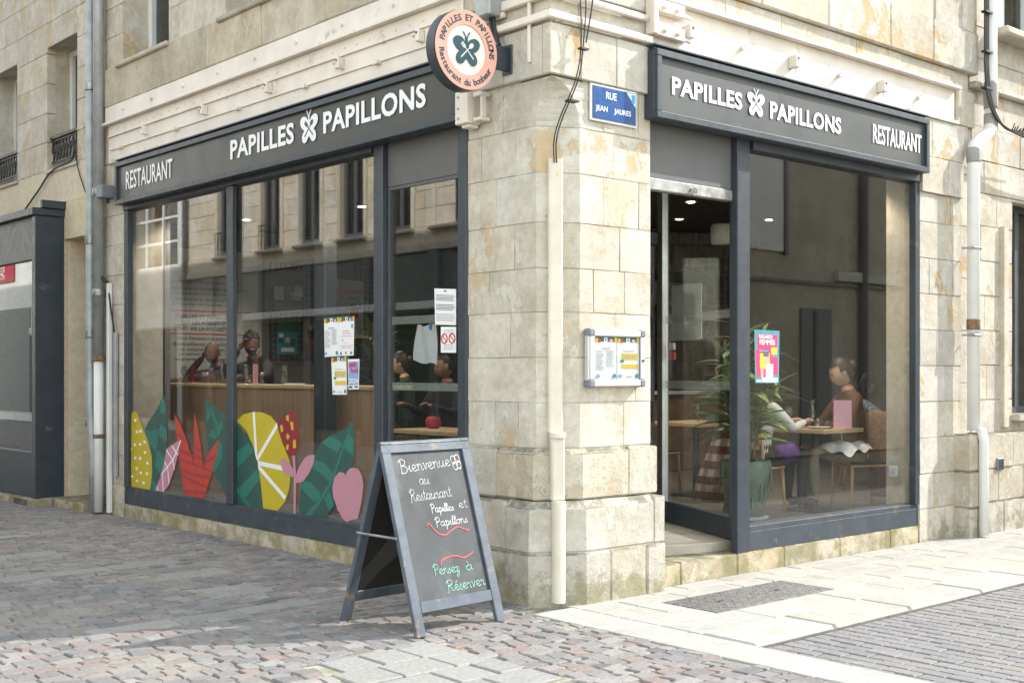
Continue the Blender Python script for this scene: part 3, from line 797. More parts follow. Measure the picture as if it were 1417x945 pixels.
# dark shopfront box
sf = thing('neighbour_shopfront', 'charcoal box shopfront with one large pane at the left edge of the picture', 'shopfront', (-.17, 8.3, 0))
MB().box(-.36, -.02, 8.29, 8.40, .09, 3.36, .006).build('pilaster', 'slate_paint', sf)
MB().box(-.40, .02, 8.27, 14.5, 3.362, 3.45, .008).box(-.30, .02, 8.24, 8.30, 3.45, 3.54, .004).build('cornice', 'slate_paint', sf)
MB().box(-.34, -.02, 8.402, 14.4, 2.86, 3.36, .004).build('fascia', 'shutter_grey', sf)
MB().box(-.345, -.02, 8.402, 14.4, .09, .62, .004).build('stall_riser', 'slate_paint', sf)
MB().box(-.30, -.29, 8.40, 14.4, .622, 2.858).build('pane', 'glass', sf)
MB().box(-.07, -.05, 8.40, 14.4, .622, 2.858).build('backing', 'window_grey', sf)
pk = MB().box(-.40, -.0, 8.96, 14.5, -.05, .085, .01).build('kerb', 'sill_stone', sf)
# drain pipes on the left ------------------------------------------------
def pipe(name, label, path, r, collars=(), mat='zinc_pipe', cm='zinc_pipe', loc=None, group=None):
    t = thing(name, label, 'pipe', loc or path[-1], group)
    MB().tube(path, r, 14).build('pipe', mat, t, True)
    for q, rr, h, mm in collars:
        MB().lathe([(rr*.96, -h), (rr, -h*.8), (rr, h*.8), (rr*.96, h)], q, 14).build('collar', mm, t, True)
    return t
pipe('drain_pipe', 'grey zinc drainpipe on the left, the one further from the shop window', [(-.09, 7.36, 11.1), (-.09, 7.36, 1.2), (-.09, 7.28, .62), (-.10, 7.24, .02)], .052,
     [((-.09, 7.36, z), .062, .05, 'galvanised') for z in (4.72, 3.02, 1.98, 1.0)])
pipe('drain_pipe', 'grey zinc drainpipe with a rusty joint and white foot, next to the shop window', [(-.09, 7.14, 11.1), (-.09, 7.14, 1.72)], .058,
     [((-.09, 7.14, z), .068, .04, 'galvanised') for z in (3.52, 2.42)]+[((-.09, 7.14, 1.70), .064, .03, 'rust'), ((-.09, 7.14, .85), .060, .022, 'rust')], loc=(-.09, 7.14, 0))
o = MB().tube([(-.09, 7.14, 1.70), (-.09, 7.14, .02)], .052, 14).build('foot_pipe', 'white_pvc', ALLT[-1], True)
tr = thing('cable_trunking', 'tall white cable trunking strip running up beside the left drainpipes', 'cable duct', (-.03, 6.98, 0))
MB().box(-.06, -.012, 6.95, 7.01, .02, 2.52, .006).build('duct', 'white_pvc', tr)
tr = thing('cable_trunking', 'shorter grey cable trunking strip between the white duct and the shop window', 'cable duct', (-.03, 6.83, .5))
MB().box(-.05, -.014, 6.80, 6.86, .42, 1.98, .006).build('duct', 'zinc_pipe', tr)
MB().tube(smooth_curve([(-.05, 7.0, 2.52), (-.09, 7.16, 2.62), (-.13, 7.2, 2.6)], 5), .018, 8).tube(smooth_curve([(-.05, 6.98, 2.5), (-.05, 6.93, 2.3), (-.045, 6.83, 1.98)], 5), .010, 8).build('cable', 'cable_black', tr)
jb = thing('junction_box', 'small dark junction box fixed beside the left end of the long fascia sign', 'junction box', (-.1, 6.88, 3.3))
MB().box(-.20, -.02, 6.80, 6.95, 3.42, 3.56, .012).build('box', 'corner_plastic', jb)
MB().tube([(-.1, 6.87, 3.42), (-.1, 6.87, 3.37)], .02, 8).tube([(-.1, 6.95, 3.5), (-.1, 7.05, 3.5)], .012, 8).build('gland', 'cable_black', jb)
lc = thing('wall_cable', 'thin black cable sagging across the cream wall under the far left windows', 'cable', (-.02, 9, 3.7))
MB().tube(smooth_curve([(-.02, 11.0, 3.62), (-.03, 9.9, 3.50), (-.03, 9.2, 3.72), (-.02, 8.7, 3.95), (-.02, 8.1, 4.0), (-.02, 8.0, 4.15)], 6), .011, 6).tube(smooth_curve([(-.02, 8.02, 4.3), (-.02, 7.9, 3.9), (-.02, 7.6, 3.5)], 6), .007, 6).build('cable', 'cable_black', lc)

# ================================================================= NEIGHBOUR ON THE RIGHT STREET
nr = thing('right_neighbour_building', 'sunlit limestone house with patchy ochre stones at the right edge', 'building', (6.5, 0, 0))
RW = [(6.42, 7.5, 1.12, 3.27), (6.02, 7.2, 4.95, 7)]
c_ = MB().box(5.60, 6.40, .026, .5, -.1, 3.3).box(7.52, 14, .026, .5, -.1, 3.3).box(6.40, 7.52, .05, .5, -.1, 1.1).box(5.60, 14, .05, .5, 3.301, 4.93).box(5.6, 6.0, .05, .5, 4.931, 7).box(7.22, 14, .05, .5, 4.931, 7).box(5.6, 14, .05, .5, 7.001, 11.2)
nrw = c_.build('wall', 'mortar', nr)
ashlar(nrw, 'R', .02, 5.60, 8.4, [.95, 1.28, 1.62, 1.96, 2.3, 2.64, 2.98, 3.3, 3.62, 3.95], (.3, .62), RW, .14, 'limestone', .006, .006)
ashlar(nrw, 'R', .044, 5.60, 8.4, [3.952, 4.3, 4.62, 4.93, 5.26, 5.6, 5.94, 6.28], (.4, .8), RW, .14, 'limestone_pale', .006, .006)
MB().box(5.60, 8.4, -.035, .1, 4.30, 4.36, .012).build('string_course', 'limestone_pale', nrw)
MB().box(6.16, 6.26, -.03, .1, 1.0, 3.0, .006).build('pilaster_strip', 'limestone', nrw)
pt = MB().box(5.58, 8.4, -.112, .05, -.1, .90).build('plinth', 'mortar', nr)
ashlar(pt, 'R', -.12, 5.575, 8.4, [-.05, .30, .62, .955], (.35, .75), (), .16, 'limestone_base', .012, .012)
ashlar(pt, 'R', -.17, 5.22, 5.57, [-.05, .28, .62, .97], (.4, .75), (), .30, 'limestone_base', .014, .012)
MB().box(6.38, 8.0, -.08, .3, 1.06, 1.12, .008).build('window_sill', 'limestone_pale', nr)
MB().box(5.98, 7.3, -.16, .3, 4.86, 4.945, .02).build('window_sill', 'limestone_grey', nr)
f = win_frame(nr, FR(.30), 6.40, 7.52, 1.12, 3.30, .07, .06, 'window_grey')
MB().box(6.39, 7.5, .55, .58, 1.1, 3.3).build('window_backing', 'dark_room', f)  # dark panel in the reveal, its colour imitates the shaded interior
f = win_frame(nr, FR(.30), 6.0, 7.22, 4.95, 7, .08, .06, 'window_white')
MB().box(6.0, 7.2, .55, .58, 4.9, 7).build('window_backing', 'curtain_grey', f)
wp = pipe('rain_pipe', 'white plastic rainwater pipe with a swan neck elbow on the right facade', [(5.73, -.11, 11.1), (5.73, -.11, 4.02), (5.72, -.11, 3.93), (5.68, -.115, 3.86), (5.45, -.125, 3.74), (5.39, -.125, 3.70), (5.365, -.125, 3.62), (5.365, -.125, 1.0)], .058,
     [((5.73, -.11, 4.22), .068, .13, 'grey_pvc'), ((5.73, -.11, 3.98), .067, .06, 'grey_pvc'), ((5.365, -.125, 3.60), .066, .07, 'grey_pvc'), ((5.365, -.125, 2.0), .064, .05, 'rust'),
      ((5.365, -.125, .93), .056, .05, 'rust')], 'white_pvc', loc=(5.37, -.13, 0))
MB().tube([(5.365, -.20, 1.02), (5.385, -.215, .9), (5.385, -.215, .02)], .045, 14).build('foot_pipe', 'white_pvc', wp, True)
for z in (2.72, 1.9): MB().tube([(5.27, -.06, z), (5.30, -.17, z), (5.365, -.20, z), (5.43, -.17, z), (5.46, -.06, z)], .010, 6).build('bracket', 'galvanised', wp)
cb = thing('cable_bundle', 'thick black cable bundle hanging beside the white rain pipe at upper right', 'cables', (5.6, -.12, 4.4))
for k, dx in enumerate((0, .03, .055)):
    MB().tube(smooth_curve([(5.56+dx, -.14, 8.0), (5.56+dx, -.14, 5.0), (5.55+dx, -.15, 4.4), (5.60+dx, -.17, 4.10), (5.78+dx, -.2, 3.93-.01*k), (6.2, -.22, 3.86+.02*k), (6.9, -.25, 3.78+.03*k), (9, -.3, 3.9)], 6), .012, 6).build('cable', 'cable_black', cb)
m = MB()
for k in range(26):
    x = 5.95+k*.035; m.tube([(x, -.21, 3.89), (x+random.uniform(-.02, .03), -.24, 3.93+random.uniform(-.01, .035))], .006, 5)
m.build('tie', 'cable_black', cb)
m = MB()
for z in (5.3, 4.98, 4.6, 4.25): MB().box(5.53, 5.66, -.17, -.115, z, z+.02).build('strap', 'cable_black', cb)
vb = thing('wall_plate', 'small black perforated utility plate on the plinth at the far right', 'utility plate', (5.9, -.13, .7))
MB().box(5.80, 5.92, -.150, -.12, .60, .72, .008).build('plate', 'corner_plastic', vb)
m = MB()
for i in range(2):
    for j in range(4): m.box(5.815+i*.05, 5.855+i*.05, -.156, -.149, .615+j*.025, .63+j*.025)
m.build('slot', 'iron_black', vb)

# ================================================================= OPPOSITE HOUSES (seen in the shop glass)
op = thing('opposite_building', 'sunlit stone house across the left street, mirrored in the long shop window', 'building', (-9.1, 14, 0))
OW = [(y, y+.85, 4.45, 6.9) for y in (5.2, 6.95, 8.7, 10.45, 12.2, 13.9, 15.55, 17.25, 18.95, 21.1)]
OW2 = [(a, b, 8.0, 9.8) for a, b, _, _ in OW]
c_ = MB().box(-9.6, -9.13, 4, 24, 0, 4.43)
last = 4.0
for a, b, c, d in OW: c_.box(-9.6, -9.13, last, a-.02, 4.431, 10.5); c_.box(-9.6, -9.13, a-.02, b+.02, 6.92, 7.98); c_.box(-9.6, -9.13, a-.02, b+.02, 9.82, 10.5); last = b+.02
c_.box(-9.6, -9.13, last, 24, 4.431, 10.5)
ow = c_.build('wall', 'mortar', op)
def opp_block(a, b, c, d):
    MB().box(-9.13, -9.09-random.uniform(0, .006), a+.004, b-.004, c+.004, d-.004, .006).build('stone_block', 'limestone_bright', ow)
for ci in range(9):
    z0 = 4.45+ci*.36; last = 12.5
    for a, b, c, d in [w for w in OW if w[0] > 12.5]+[(24, 24, 0, 0)]:
        u = last
        while u < a-.16:
            v = min(a-.13, u+random.uniform(.35, .6))
            if a-.13-v < .15: v = a-.13
            opp_block(u, v, z0, z0+.36); u = v
        last = b+.13
MB().box(-9.13, -9.0, 4, 24, 3.95, 4.12, .02).build('cornice', 'limestone_grey', op)
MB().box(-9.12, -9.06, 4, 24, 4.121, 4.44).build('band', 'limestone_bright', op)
for ws in (OW, OW2):
    for a, b, c, d in ws:
        if a < 8: continue
        f = win_frame(op, ((-9.22, 0, 0), (0, 1, 0), (0, 0, 1), (1, 0, 0)), a, b, c, d, .09, .06, 'window_grey', True, 'glass_far', (c+(d-c)*.78,))
        MB().box(-9.13, -8.95, a-.15, b+.15, c-.10, c-.02, .015).build('sill', 'limestone_grey', f)
        MB().box(-9.13, -9.05, a-.13, a-.02, c, d+.1).box(-9.13, -9.05, b+.02, b+.13, c, d+.1).box(-9.13, -9.05, a-.13, b+.13, d+.1, d+.22).build('surround', 'limestone_bright', f)
        MB().box(-9.5, -9.48, a-.1, b+.1, c, d).build('window_backing', 'dark_room', f)  # dark sheet behind each pane paints in the room's shade
        if a > 17.5 and c < 5:
            m = MB().box(-9.0, -8.98, a, b, c+.55, c+.58)
            for k in range(7): m.tube([(-8.99, a+b*0+(b-a)*k/6, c), (-8.99, a+(b-a)*k/6, c+.55)], .01, 5)
            m.build('railing', 'iron_black', f)
MB().box(-9.15, -8.7, 5, 23.6, 2.78, 2.93, .01).build('shop_awning', 'facade_white', op)
MB().box(-9.12, -9.05, 5, 23.6, .3, 2.7, .01).build('shop_glazing', 'dark_room', op)  # ground floor front coloured dark to carry its shade in the reflection
MB().box(-9.12, -9.06, 5, 23.6, 2.94, 3.93, .01).build('fascia', 'window_grey', op)
for k in range(8): MB().box(-9.10, -8.98, 6+k*2.3, 6.3+k*2.3, 0, 3.94, .01).build('pilaster', 'window_grey', op)  # dark grey puts the street-level shade into the pilasters too
MB().tube([(-8.98, 23.6, 10), (-8.98, 23.6, 0)], .06, 10).build('drain_pipe', 'window_grey', op)
wh = thing('opposite_store', 'white store with gridded window and red banner mirrored at the left of the glass', 'building', (-9.1, 28, 0))
MB().box(-9.6, -9.1, 24.02, 24.25, 0, 10).box(-9.6, -9.1, 24.25, 29.6, 0, 4.38).box(-9.6, -9.1, 24.25, 29.6, 6.4, 10).box(-9.6, -9.1, 29.6, 36, 0, 10).build('wall', 'facade_white', wh)
f = MB()
for k in range(6): f.box(-9.3, -9.2, 24.25+k*1.04, 24.33+k*1.04, 4.38, 6.4)
for z in (4.38, 5.04, 5.7, 6.34): f.box(-9.31, -9.21, 24.3, 29.5, z, z+.07)
f = f.build('window', 'window_white', wh)
MB().box(-9.26, -9.25, 24.3, 29.6, 4.4, 6.4).build('pane', 'glass_far', f)
MB().box(-9.56, -9.54, 24.3, 29.6, 4.4, 6.4).build('dark_backing', 'dark_room', f)  # near-black sheet gives the store interior its shade by colour
MB().box(-9.5, -9.45, 24.4, 29.4, 5.5, 6.4).build('red_blind', 'banner_red', f)
bn = MB().box(-8.72, -8.68, 26.6, 27.1, 4.5, 6.3).build('banner', 'banner_red', wh)
m = MB(); put_text(m, 'GALERIES', ((-8.67, 26.68, 4.55), (0, 0, 1), (0, 1, 0), (1, 0, 0)), .05, 1.65, .05, .33, .004, .01); m.build('lettering', 'off_white', bn)
bn2 = MB().box(-9.08, -9.04, 34.4, 35.9, 4.5, 5.42).build('banner', 'banner_red', wh)
m = MB(); put_text(m, 'GALERIES', ((-9.03, 34.5, 4.55), (0, 0, 1), (0, 1, 0), (1, 0, 0)), .05, .8, .7, 1.2, .004, .01); m.build('lettering', 'off_white', bn2)
MB().box(-9.12, -9.06, 33.0, 36, .3, 3.6).build('shop_glazing', 'curtain_grey', wh)
MB().box(-9.12, -9.04, 24.3, 33, 2.75, 2.95).build('sign_band', 'facade_white', wh)
MB().box(-9.12, -9.05, 24.3, 33, .3, 2.7).build('shop_glazing', 'dark_room', wh)
oq = thing('opposite_right_building', 'shaded stone house across the right street, mirrored dimly in the right shop window', 'building', (14, -7.5, 0))
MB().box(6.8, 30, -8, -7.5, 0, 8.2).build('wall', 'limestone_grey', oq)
MB().box(6.8, 30, -7.5, -7.44, 3.20, 3.26).build('cable_duct', 'window_grey', oq)
MB().box(14.6, 30, -7.5, -7.38, 3.3, 3.5, .01).build('string_course', 'limestone_pale', oq)
MB().tube([(15.5, -7.40, 8), (15.5, -7.40, 0)], .09, 10).build('drain_pipe', 'window_grey', oq)
for a, b, c, d in ((11.9, 12.95, 3.75, 6.6), (17.5, 18.6, 3.75, 6.6), (8.6, 9.6, 3.75, 6.6)):
    f = MB().box(a, b, -7.5, -7.45, c, d, .01).build('shutter', 'facade_white', oq)
    MB().box(b+.005, b+.12, -7.5, -7.42, c-.05, d, .01).build('shutter_edge', 'window_grey', f)
for a, b in ((13.5, 14.5), (9.8, 10.8)):
    f = MB().box(a, b, -7.5, -7.46, .1, 2.75, .01).build('door', 'window_grey', oq)
    MB().box(a+.4, a+.48, -7.465, -7.44, .2, 2.7).build('rail', 'wall_green', f)
# ================================================================= INTERIOR SHELL
FZ = .215
struct('interior_floor', MB().box(.30, 9.5, .42, 9.2, .05, FZ).box(2.2, 4.6, .20, .42, .05, FZ).box(.31, .9, .9, 9.2, .04, FZ-.001), 'floor_vinyl')
struct('interior_ceiling', MB().box(.30, 9.5, .30, 9.2, 3.50, 3.6), 'ceiling_paint')
wb = struct('interior_wall_back', MB().box(.5, 5.25, 9.2, 9.4, 0, 3.6).box(6.5, 9.5, 9.2, 9.4, 0, 3.6), 'wall_interior')
struct('interior_wall_green', MB().box(5.25, 6.5, 9.19, 9.4, 0, 3.6), 'wall_green')
struct('interior_wall_side', MB().box(9.5, 9.7, .3, 9.4, 0, 3.6).box(5.59, 9.5, .6, .7, 0, 3.6), 'wall_dark')
struct('interior_wall_street', MB().box(.5, .56, 6.75, 9.2, 0, 3.6), 'wall_interior')
m = MB().add([(1.0, .40, .219), (2.16, .16, .219), (2.77, 1.50, .219), (1.0, 1.52, .219), (1.0, .40, .10), (2.16, .16, .10), (2.77, 1.50, .10), (1.0, 1.52, .10)],
             [(0, 1, 2, 3), (4, 5, 1, 0), (5, 6, 2, 1), (6, 7, 3, 2), (7, 4, 0, 3)])
struct('entrance_floor', m, 'threshold')
# ================================================================= SHOPFRONTS
def frost():
    m = bpy.data.materials.new('frost'); m.use_nodes = True; MATS['frost'] = m
    N, Lk = m.node_tree.nodes, m.node_tree.links; N.clear()
    o = N.new('ShaderNodeOutputMaterial'); t = N.new('ShaderNodeBsdfTransparent'); d = N.new('ShaderNodeBsdfDiffuse'); d.inputs[0].default_value = (.62, .65, .62, 1)
    x = N.new('ShaderNodeMixShader'); x.inputs[0].default_value = .30; Lk.new(t.outputs[0], x.inputs[1]); Lk.new(d.outputs[0], x.inputs[2]); Lk.new(x.outputs[0], o.inputs[0])
frost()
sl_ = thing('shop_window', 'long slate framed shop window on the left street with fruit stickers', 'shop window', (.05, 4.3, .14))
MB().box(.004, .17, 2.09, 6.68, .143, .29, .002).box(.012, .16, 2.09, 6.68, .2905, .325, .002).build('sill_board', 'slate_sill', sl_)
MB().box(-.004, .06, 6.59, 6.68, .3255, 3.279, .005).build('jamb', 'slate_paint', sl_)
MB().box(-.006, .044, 4.295, 4.415, .3255, 3.279, .006).build('mullion', 'slate_paint', sl_)
MB().box(-.02, .14, 2.05, 6.68, 3.2795, 3.45, .004).build('head', 'slate_paint', sl_)
MB().box(.045, .055, 4.36, 6.60, .325, 3.28).build('pane', 'glass', sl_)
MB().box(.045, .055, 2.10, 4.35, .325, 3.28).build('pane', 'glass', sl_)
MB().box(.055, .20, 2.095, 2.104, .325, 3.28).build('side_pane', 'glass', sl_)
dl = thing('side_glazing', 'tall narrow slate framed pane with notices between the long window and the corner pier', 'shop window', (.1, 1.45, .14))
MB().box(-.008, .048, 1.905, 2.025, .143, 3.45, .006).build('post', 'slate_paint', dl)
MB().box(-.008, .06, .862, .975, .143, 3.45, .006).box(-.016, .0, .868, .90, .143, 3.45, .004).build('post', 'slate_paint', dl)
MB().box(.042, .10, .977, 1.903, 2.99, 3.45, .004).build('transom_panel', 'shutter_grey', dl)
MB().box(.042, .16, .977, 1.903, .143, .345, .004).build('stall_riser', 'slate_paint', dl)
MB().box(.046, .085, .977, .998, .346, 2.988).box(.046, .085, 1.882, 1.903, .346, 2.988).box(.046, .085, .998, 1.882, 2.965, 2.988).build('frame', 'window_grey', dl)
MB().box(.056, .064, .998, 1.882, .346, 2.965).build('pane', 'glass', dl)
for z in (1.95, 1.44): MB().box(.066, .068, .998, 1.882, z-.03, z+.03).build('frosted_band', 'frost', dl)
sr = thing('shop_window', 'slate framed shop window on the sunny right street with diners behind it', 'shop window', (3.4, .05, .15))
MB().box(2.13, 4.61, .012, .19, .157, .31, .002).box(2.13, 4.61, .018, .18, .3105, .35, .002).build('sill_board', 'slate_sill', sr)
MB().box(4.54, 4.612, -.006, .06, .3505, 3.279, .005).build('jamb', 'slate_paint', sr)
MB().box(2.15, 4.612, -.02, .14, 3.2795, 3.45, .004).build('head', 'slate_paint', sr)
MB().box(2.165, 4.55, .045, .055, .35, 3.28).build('pane', 'glass_right', sr)
MB().box(2.160, 2.169, .055, .20, .35, 3.28).build('side_pane', 'glass_right', sr)
dr = thing('entrance', 'recessed glazed entrance beside the corner pier with a raised metal shutter', 'entrance', (1.5, .3, .15))
MB().box(1.975, 2.13, .002, .07, .157, 3.45, .006).build('post', 'slate_paint', dr)
MB().box(.99, 1.973, .06, .10, 2.955, 3.45, .003).build('shutter_panel', 'shutter_grey', dr)
bb = MB().box(.99, 1.973, .045, .11, 2.865, 2.953, .008).build('shutter_bar', 'galvanised', dr)
MB().tube([(1.50+.035*math.cos(t*.5236), .035, 2.895+.028*math.sin(t*.5236)) for t in range(12)], .006, 6, True, True).build('ring', 'galvanised', bb)
A0, A1 = Vector((2.16, .17, 0)), Vector((2.765, 1.49, 0)); dv = (A1-A0); LA = dv.length; du = dv.normalized(); nn = Vector((-du.y, du.x, 0))
fr_s = (tuple(A0), tuple(du), (0, 0, 1), tuple(nn))
m = MB().plate([(0, .22), (LA, .22), (LA, .40), (0, .40)], fr_s, .05, -.025); m.build('bottom_rail', 'slate_paint', dr)
m = MB().plate([(0, .40), (.05, .40), (.05, 3.45), (0, 3.45)], fr_s, .05, -.025).plate([(LA-.09, .40), (LA, .40), (LA, 3.45), (LA-.09, 3.45)], fr_s, .07, -.035); m.build('side_frame', 'window_grey', dr)
MB().plate([(LA-.105, .40), (LA-.092, .40), (LA-.092, 3.4), (LA-.105, 3.4)], fr_s, .05, -.02).build('glazing_bead', 'aluminium', dr)
MB().plate([(.05, .40), (LA-.105, .40), (LA-.105, 3.42), (.05, 3.42)], fr_s, .008, -.004).build('pane', 'glass_right', dr)
for z in (2.02, 1.44): MB().plate([(.05, z-.035), (LA-.1, z-.035), (LA-.1, z+.035), (.05, z+.035)], fr_s, .002, -.008).build('frosted_band', 'frost', dr)
dd = MB().box(1.35, 2.66, 1.47, 1.53, .225, .40).box(2.56, 2.66, 1.47, 1.53, .40, 2.68).box(1.35, 1.45, 1.47, 1.53, .40, 2.68).box(1.45, 2.56, 1.47, 1.53, 2.58, 2.68).build('door', 'window_grey', dr)
MB().box(1.45, 2.56, 1.497, 1.503, .40, 2.58).build('pane', 'glass', dd)
MB().box(1.0, 2.74, 1.46, 1.55, 2.70, 2.80, .004).box(1.0, 2.74, 1.46, 1.55, 3.38, 3.45).build('transom', 'window_grey', dr)
m = MB()
for z in (2.35, 1.95, 1.2): m.box(2.60, 2.63, 1.455, 1.472, z-.09, z+.09, .003)
m.build('hinge', 'steel_dark', dd)
# ================================================================= FASCIA SIGNS
def fascia(side, u0, u1, z0, z1, label, texts, logo):
    t = thing('fascia_sign', label, 'shop sign', (-.12, (u0+u1)/2, z0) if side == 'L' else ((u0+u1)/2, -.12, z0))
    m = MB(); f = .048
    def B(a, b, p0, p1, c, d, ch=.004):
        if side == 'L': m.box(p0, p1, a, b, c, d, ch)
        else: m.box(a, b, p0, p1, c, d, ch)
    B(u0, u1, -.093, .012, z0, z1, .004)
    B(u0, u1, -.128, -.0935, z0, z0+f); B(u0, u1, -.128, -.0935, z1-f, z1); B(u0, u0+f, -.128, -.0935, z0+f+.0005, z1-f-.0005); B(u1-f, u1, -.128, -.0935, z0+f+.0005, z1-f-.0005)
    m.build('case', 'slate_paint', t)
    m = MB(); B(u0+.012, u1-.012, -.09, .012, z1+.0005, z1+.022); B(u0-.01, u1+.004, -.118, .012, z1+.0225, z1+.038); m.build('cap', 'slate_paint', t)
    m = MB(); B(u0+f, u1-f, -.100, -.0935, z0+f, z1-f, 0); pn = m.build('panel', 'sign_panel' if side == 'L' else 'sign_panel_b', t)
    fr = FL(-.1) if side == 'L' else FR(-.1)
    for s, a, b, c, d, bo, sp in texts:
        m = MB(); put_text(m, s, fr, a, b, c, d, .006, bo, sp); m.build('lettering', 'white_letters', pn)
    butterfly(pn, fr, *logo, 'white_letters', 'sign_panel', .006)
    return t
def butterfly(parent, fr, cu, cv, h, m1, m2, off, th=.002):
    """butterfly emblem whose wings carry a crossed fork and spoon; height h from tail to feelers"""
    s = h/2.0
    half = [(0, .30), (.10, .42), (.22, .58), (.42, .66), (.60, .58), (.68, .38), (.62, .12), (.46, -.08), (.36, -.16), (.46, -.30), (.54, -.52), (.50, -.76), (.36, -.88), (.20, -.82), (.08, -.62), (0, -.50)]
    sm = [(p.x, p.y) for p in smooth_curve([(x, y, 0) for x, y in half], 4)]
    sm = [(x*1.38, y) for x, y in sm]
    poly = sm+[(-x, y) for x, y in reversed(sm[1:-1])]
    m = MB().plate([(cu+x*s, cv+y*s) for x, y in poly], fr, th, off).plate([(cu+x*s, cv+y*s) for x, y in ((-.07, .24), (.07, .24), (.06, .50), (-.06, .50))], fr, th, off+.0012)
    o, u, v, n = (Vector(q) for q in fr)
    for sg in (-1, 1):
        pts = smooth_curve([(sg*.03, .48, 0), (sg*.07, .70, 0), (sg*.24, .95, 0)], 5)
        m.tube([o+u*(cu+p.x*s)+v*(cv+p.y*s)+n*(off+.002) for p in pts], .028*s*1.2, 6)
    e = m.build('emblem', m1, parent)
    def rot(pts, a, dx=0, dy=0): return [(cu+(x*math.cos(a)-y*math.sin(a)+dx)*s, cv+(x*math.sin(a)+y*math.cos(a)+dy)*s) for x, y in pts]
    m = MB(); z = off+th+.0015
    a = -.80
    sp = [(.13*math.sin(t*.5236), .42+.19*math.cos(t*.5236)) for t in range(12)]
    m.plate(rot(sp, a, .0, -.08), fr, .001, z); m.plate(rot([(-.022, .26), (.022, .26), (.04, -.62), (-.04, -.62)], a, 0, -.08), fr, .001, z+.0006)
    a = .80
    m.plate(rot([(-.11, .30), (-.05, .20), (.05, .20), (.11, .30), (.11, .34), (-.11, .34)], a, 0, -.08), fr, .001, z+.0012)
    for k in range(4): m.plate(rot([(-.11+k*.06, .34), (-.07+k*.06, .34), (-.07+k*.06, .56), (-.11+k*.06, .56)], a, 0, -.08), fr, .001, z+.0012)
    m.plate(rot([(-.022, .24), (.022, .24), (.04, -.62), (-.04, -.62)], a, 0, -.08), fr, .001, z+.0018)
    m.build('fork_and_spoon', m2, parent)
fascia('L', .850, 6.645, 3.325, 3.772, 'long charcoal fascia sign over the left shop window with white restaurant lettering',
       [('RESTAURANT', -6.40, -5.32, 3.462, 3.655, .014, 1.0), ('PAPILLES', -4.15, -3.05, 3.482, 3.66, .03, 1.06), ('PAPILLONS', -2.595, -1.22, 3.49, 3.668, .03, 1.06)], (-2.81, 3.582, .29))
fascia('R', .912, 4.575, 3.345, 3.830, 'shorter charcoal fascia sign over the entrance on the sunny right side',
       [('PAPILLES', 1.09, 1.893, 3.532, 3.662, .03, 1.06), ('PAPILLONS', 2.242, 3.205, 3.518, 3.655, .03, 1.06), ('RESTAURANT', 3.682, 4.465, 3.51, 3.675, .014, 1.0)], (2.060, 3.612, .225))
# hanging round sign
rs = thing('hanging_sign', 'round pink and white hanging sign with a butterfly emblem at the corner', 'hanging sign', (-.44, .36, 3.4))
def disc(y0, y1, r, c=(-.445, 3.668), n=56): return MB().loft([[(c[0]+r*math.cos(2*math.pi*k/n), y, c[1]+r*math.sin(2*math.pi*k/n)) for k in range(n)] for y in (y0, y1)])
disc(.345, .43, .263).build('drum', 'slate_paint', rs, False)
def ring(y, r0, r1, n=56, c=(-.445, 3.668)):
    vs = [(c[0]+r*math.cos(2*math.pi*k/n), yy, c[1]+r*math.sin(2*math.pi*k/n)) for yy in (y, y+.008) for r in (r0, r1) for k in range(n)]
    fs = []
    for k in range(n):
        j = (k+1) % n; fs += [(k, j, n+j, n+k), (2*n+k, 3*n+k, 3*n+j, 2*n+j), (k, 2*n+k, 2*n+j, j), (n+k, n+j, 3*n+j, 3*n+k)]
    return MB().add(vs, fs)
ring(.330, .165, .260).build('pink_ring', 'pink', rs)
face = disc(.339, .3445, .166).build('face', 'off_white', rs)
fr_d = ((-.445, .339, 3.668), (1, 0, 0), (0, 0, 1), (0, -1, 0))
butterfly(face, fr_d, 0, .005, .235, 'navy_logo', 'off_white', .004, .006)
def arc_text(mb, s, r, a0, a1, h, inward=False, bold=.012):
    n = len(s)
    for i, ch in enumerate(s):
        if ch == ' ': continue
        t = a0+(a1-a0)*(i+.5)/n; p = Vector((-.445+r*math.sin(t), .3295, 3.668+r*math.cos(t)))
        up = Vector((math.sin(t), 0, math.cos(t))); ri = Vector((math.cos(t), 0, -math.sin(t)))
        if inward: up, ri = -up, -ri
        vs, fs = text_data(ch, bold)
        ax = (min(q[0] for q in vs)+max(q[0] for q in vs))/2
        mb.add([tuple(p+ri*((q[0]-ax)*h*1.38)+up*((q[1]-.36)*h*1.38)+Vector((0, -.002, 0))) for q in vs], fs)
m = MB(); arc_text(m, 'PAPILLES ET PAPILLONS', .213, -1.42, 1.72, .043, False, .03); m.build('lettering', 'navy_logo', rs)
m = MB(); arc_text(m, 'Restaurant du bonheur', .213, 4.60, 2.02, .043, True, .028); m.build('lettering', 'navy_logo', rs)
MB().box(-.22, -.03, .375, .40, 3.60, 3.765, .003).box(-.045, -.034, .34, .44, 3.58, 3.78, .003).build('bracket', 'slate_paint', rs)
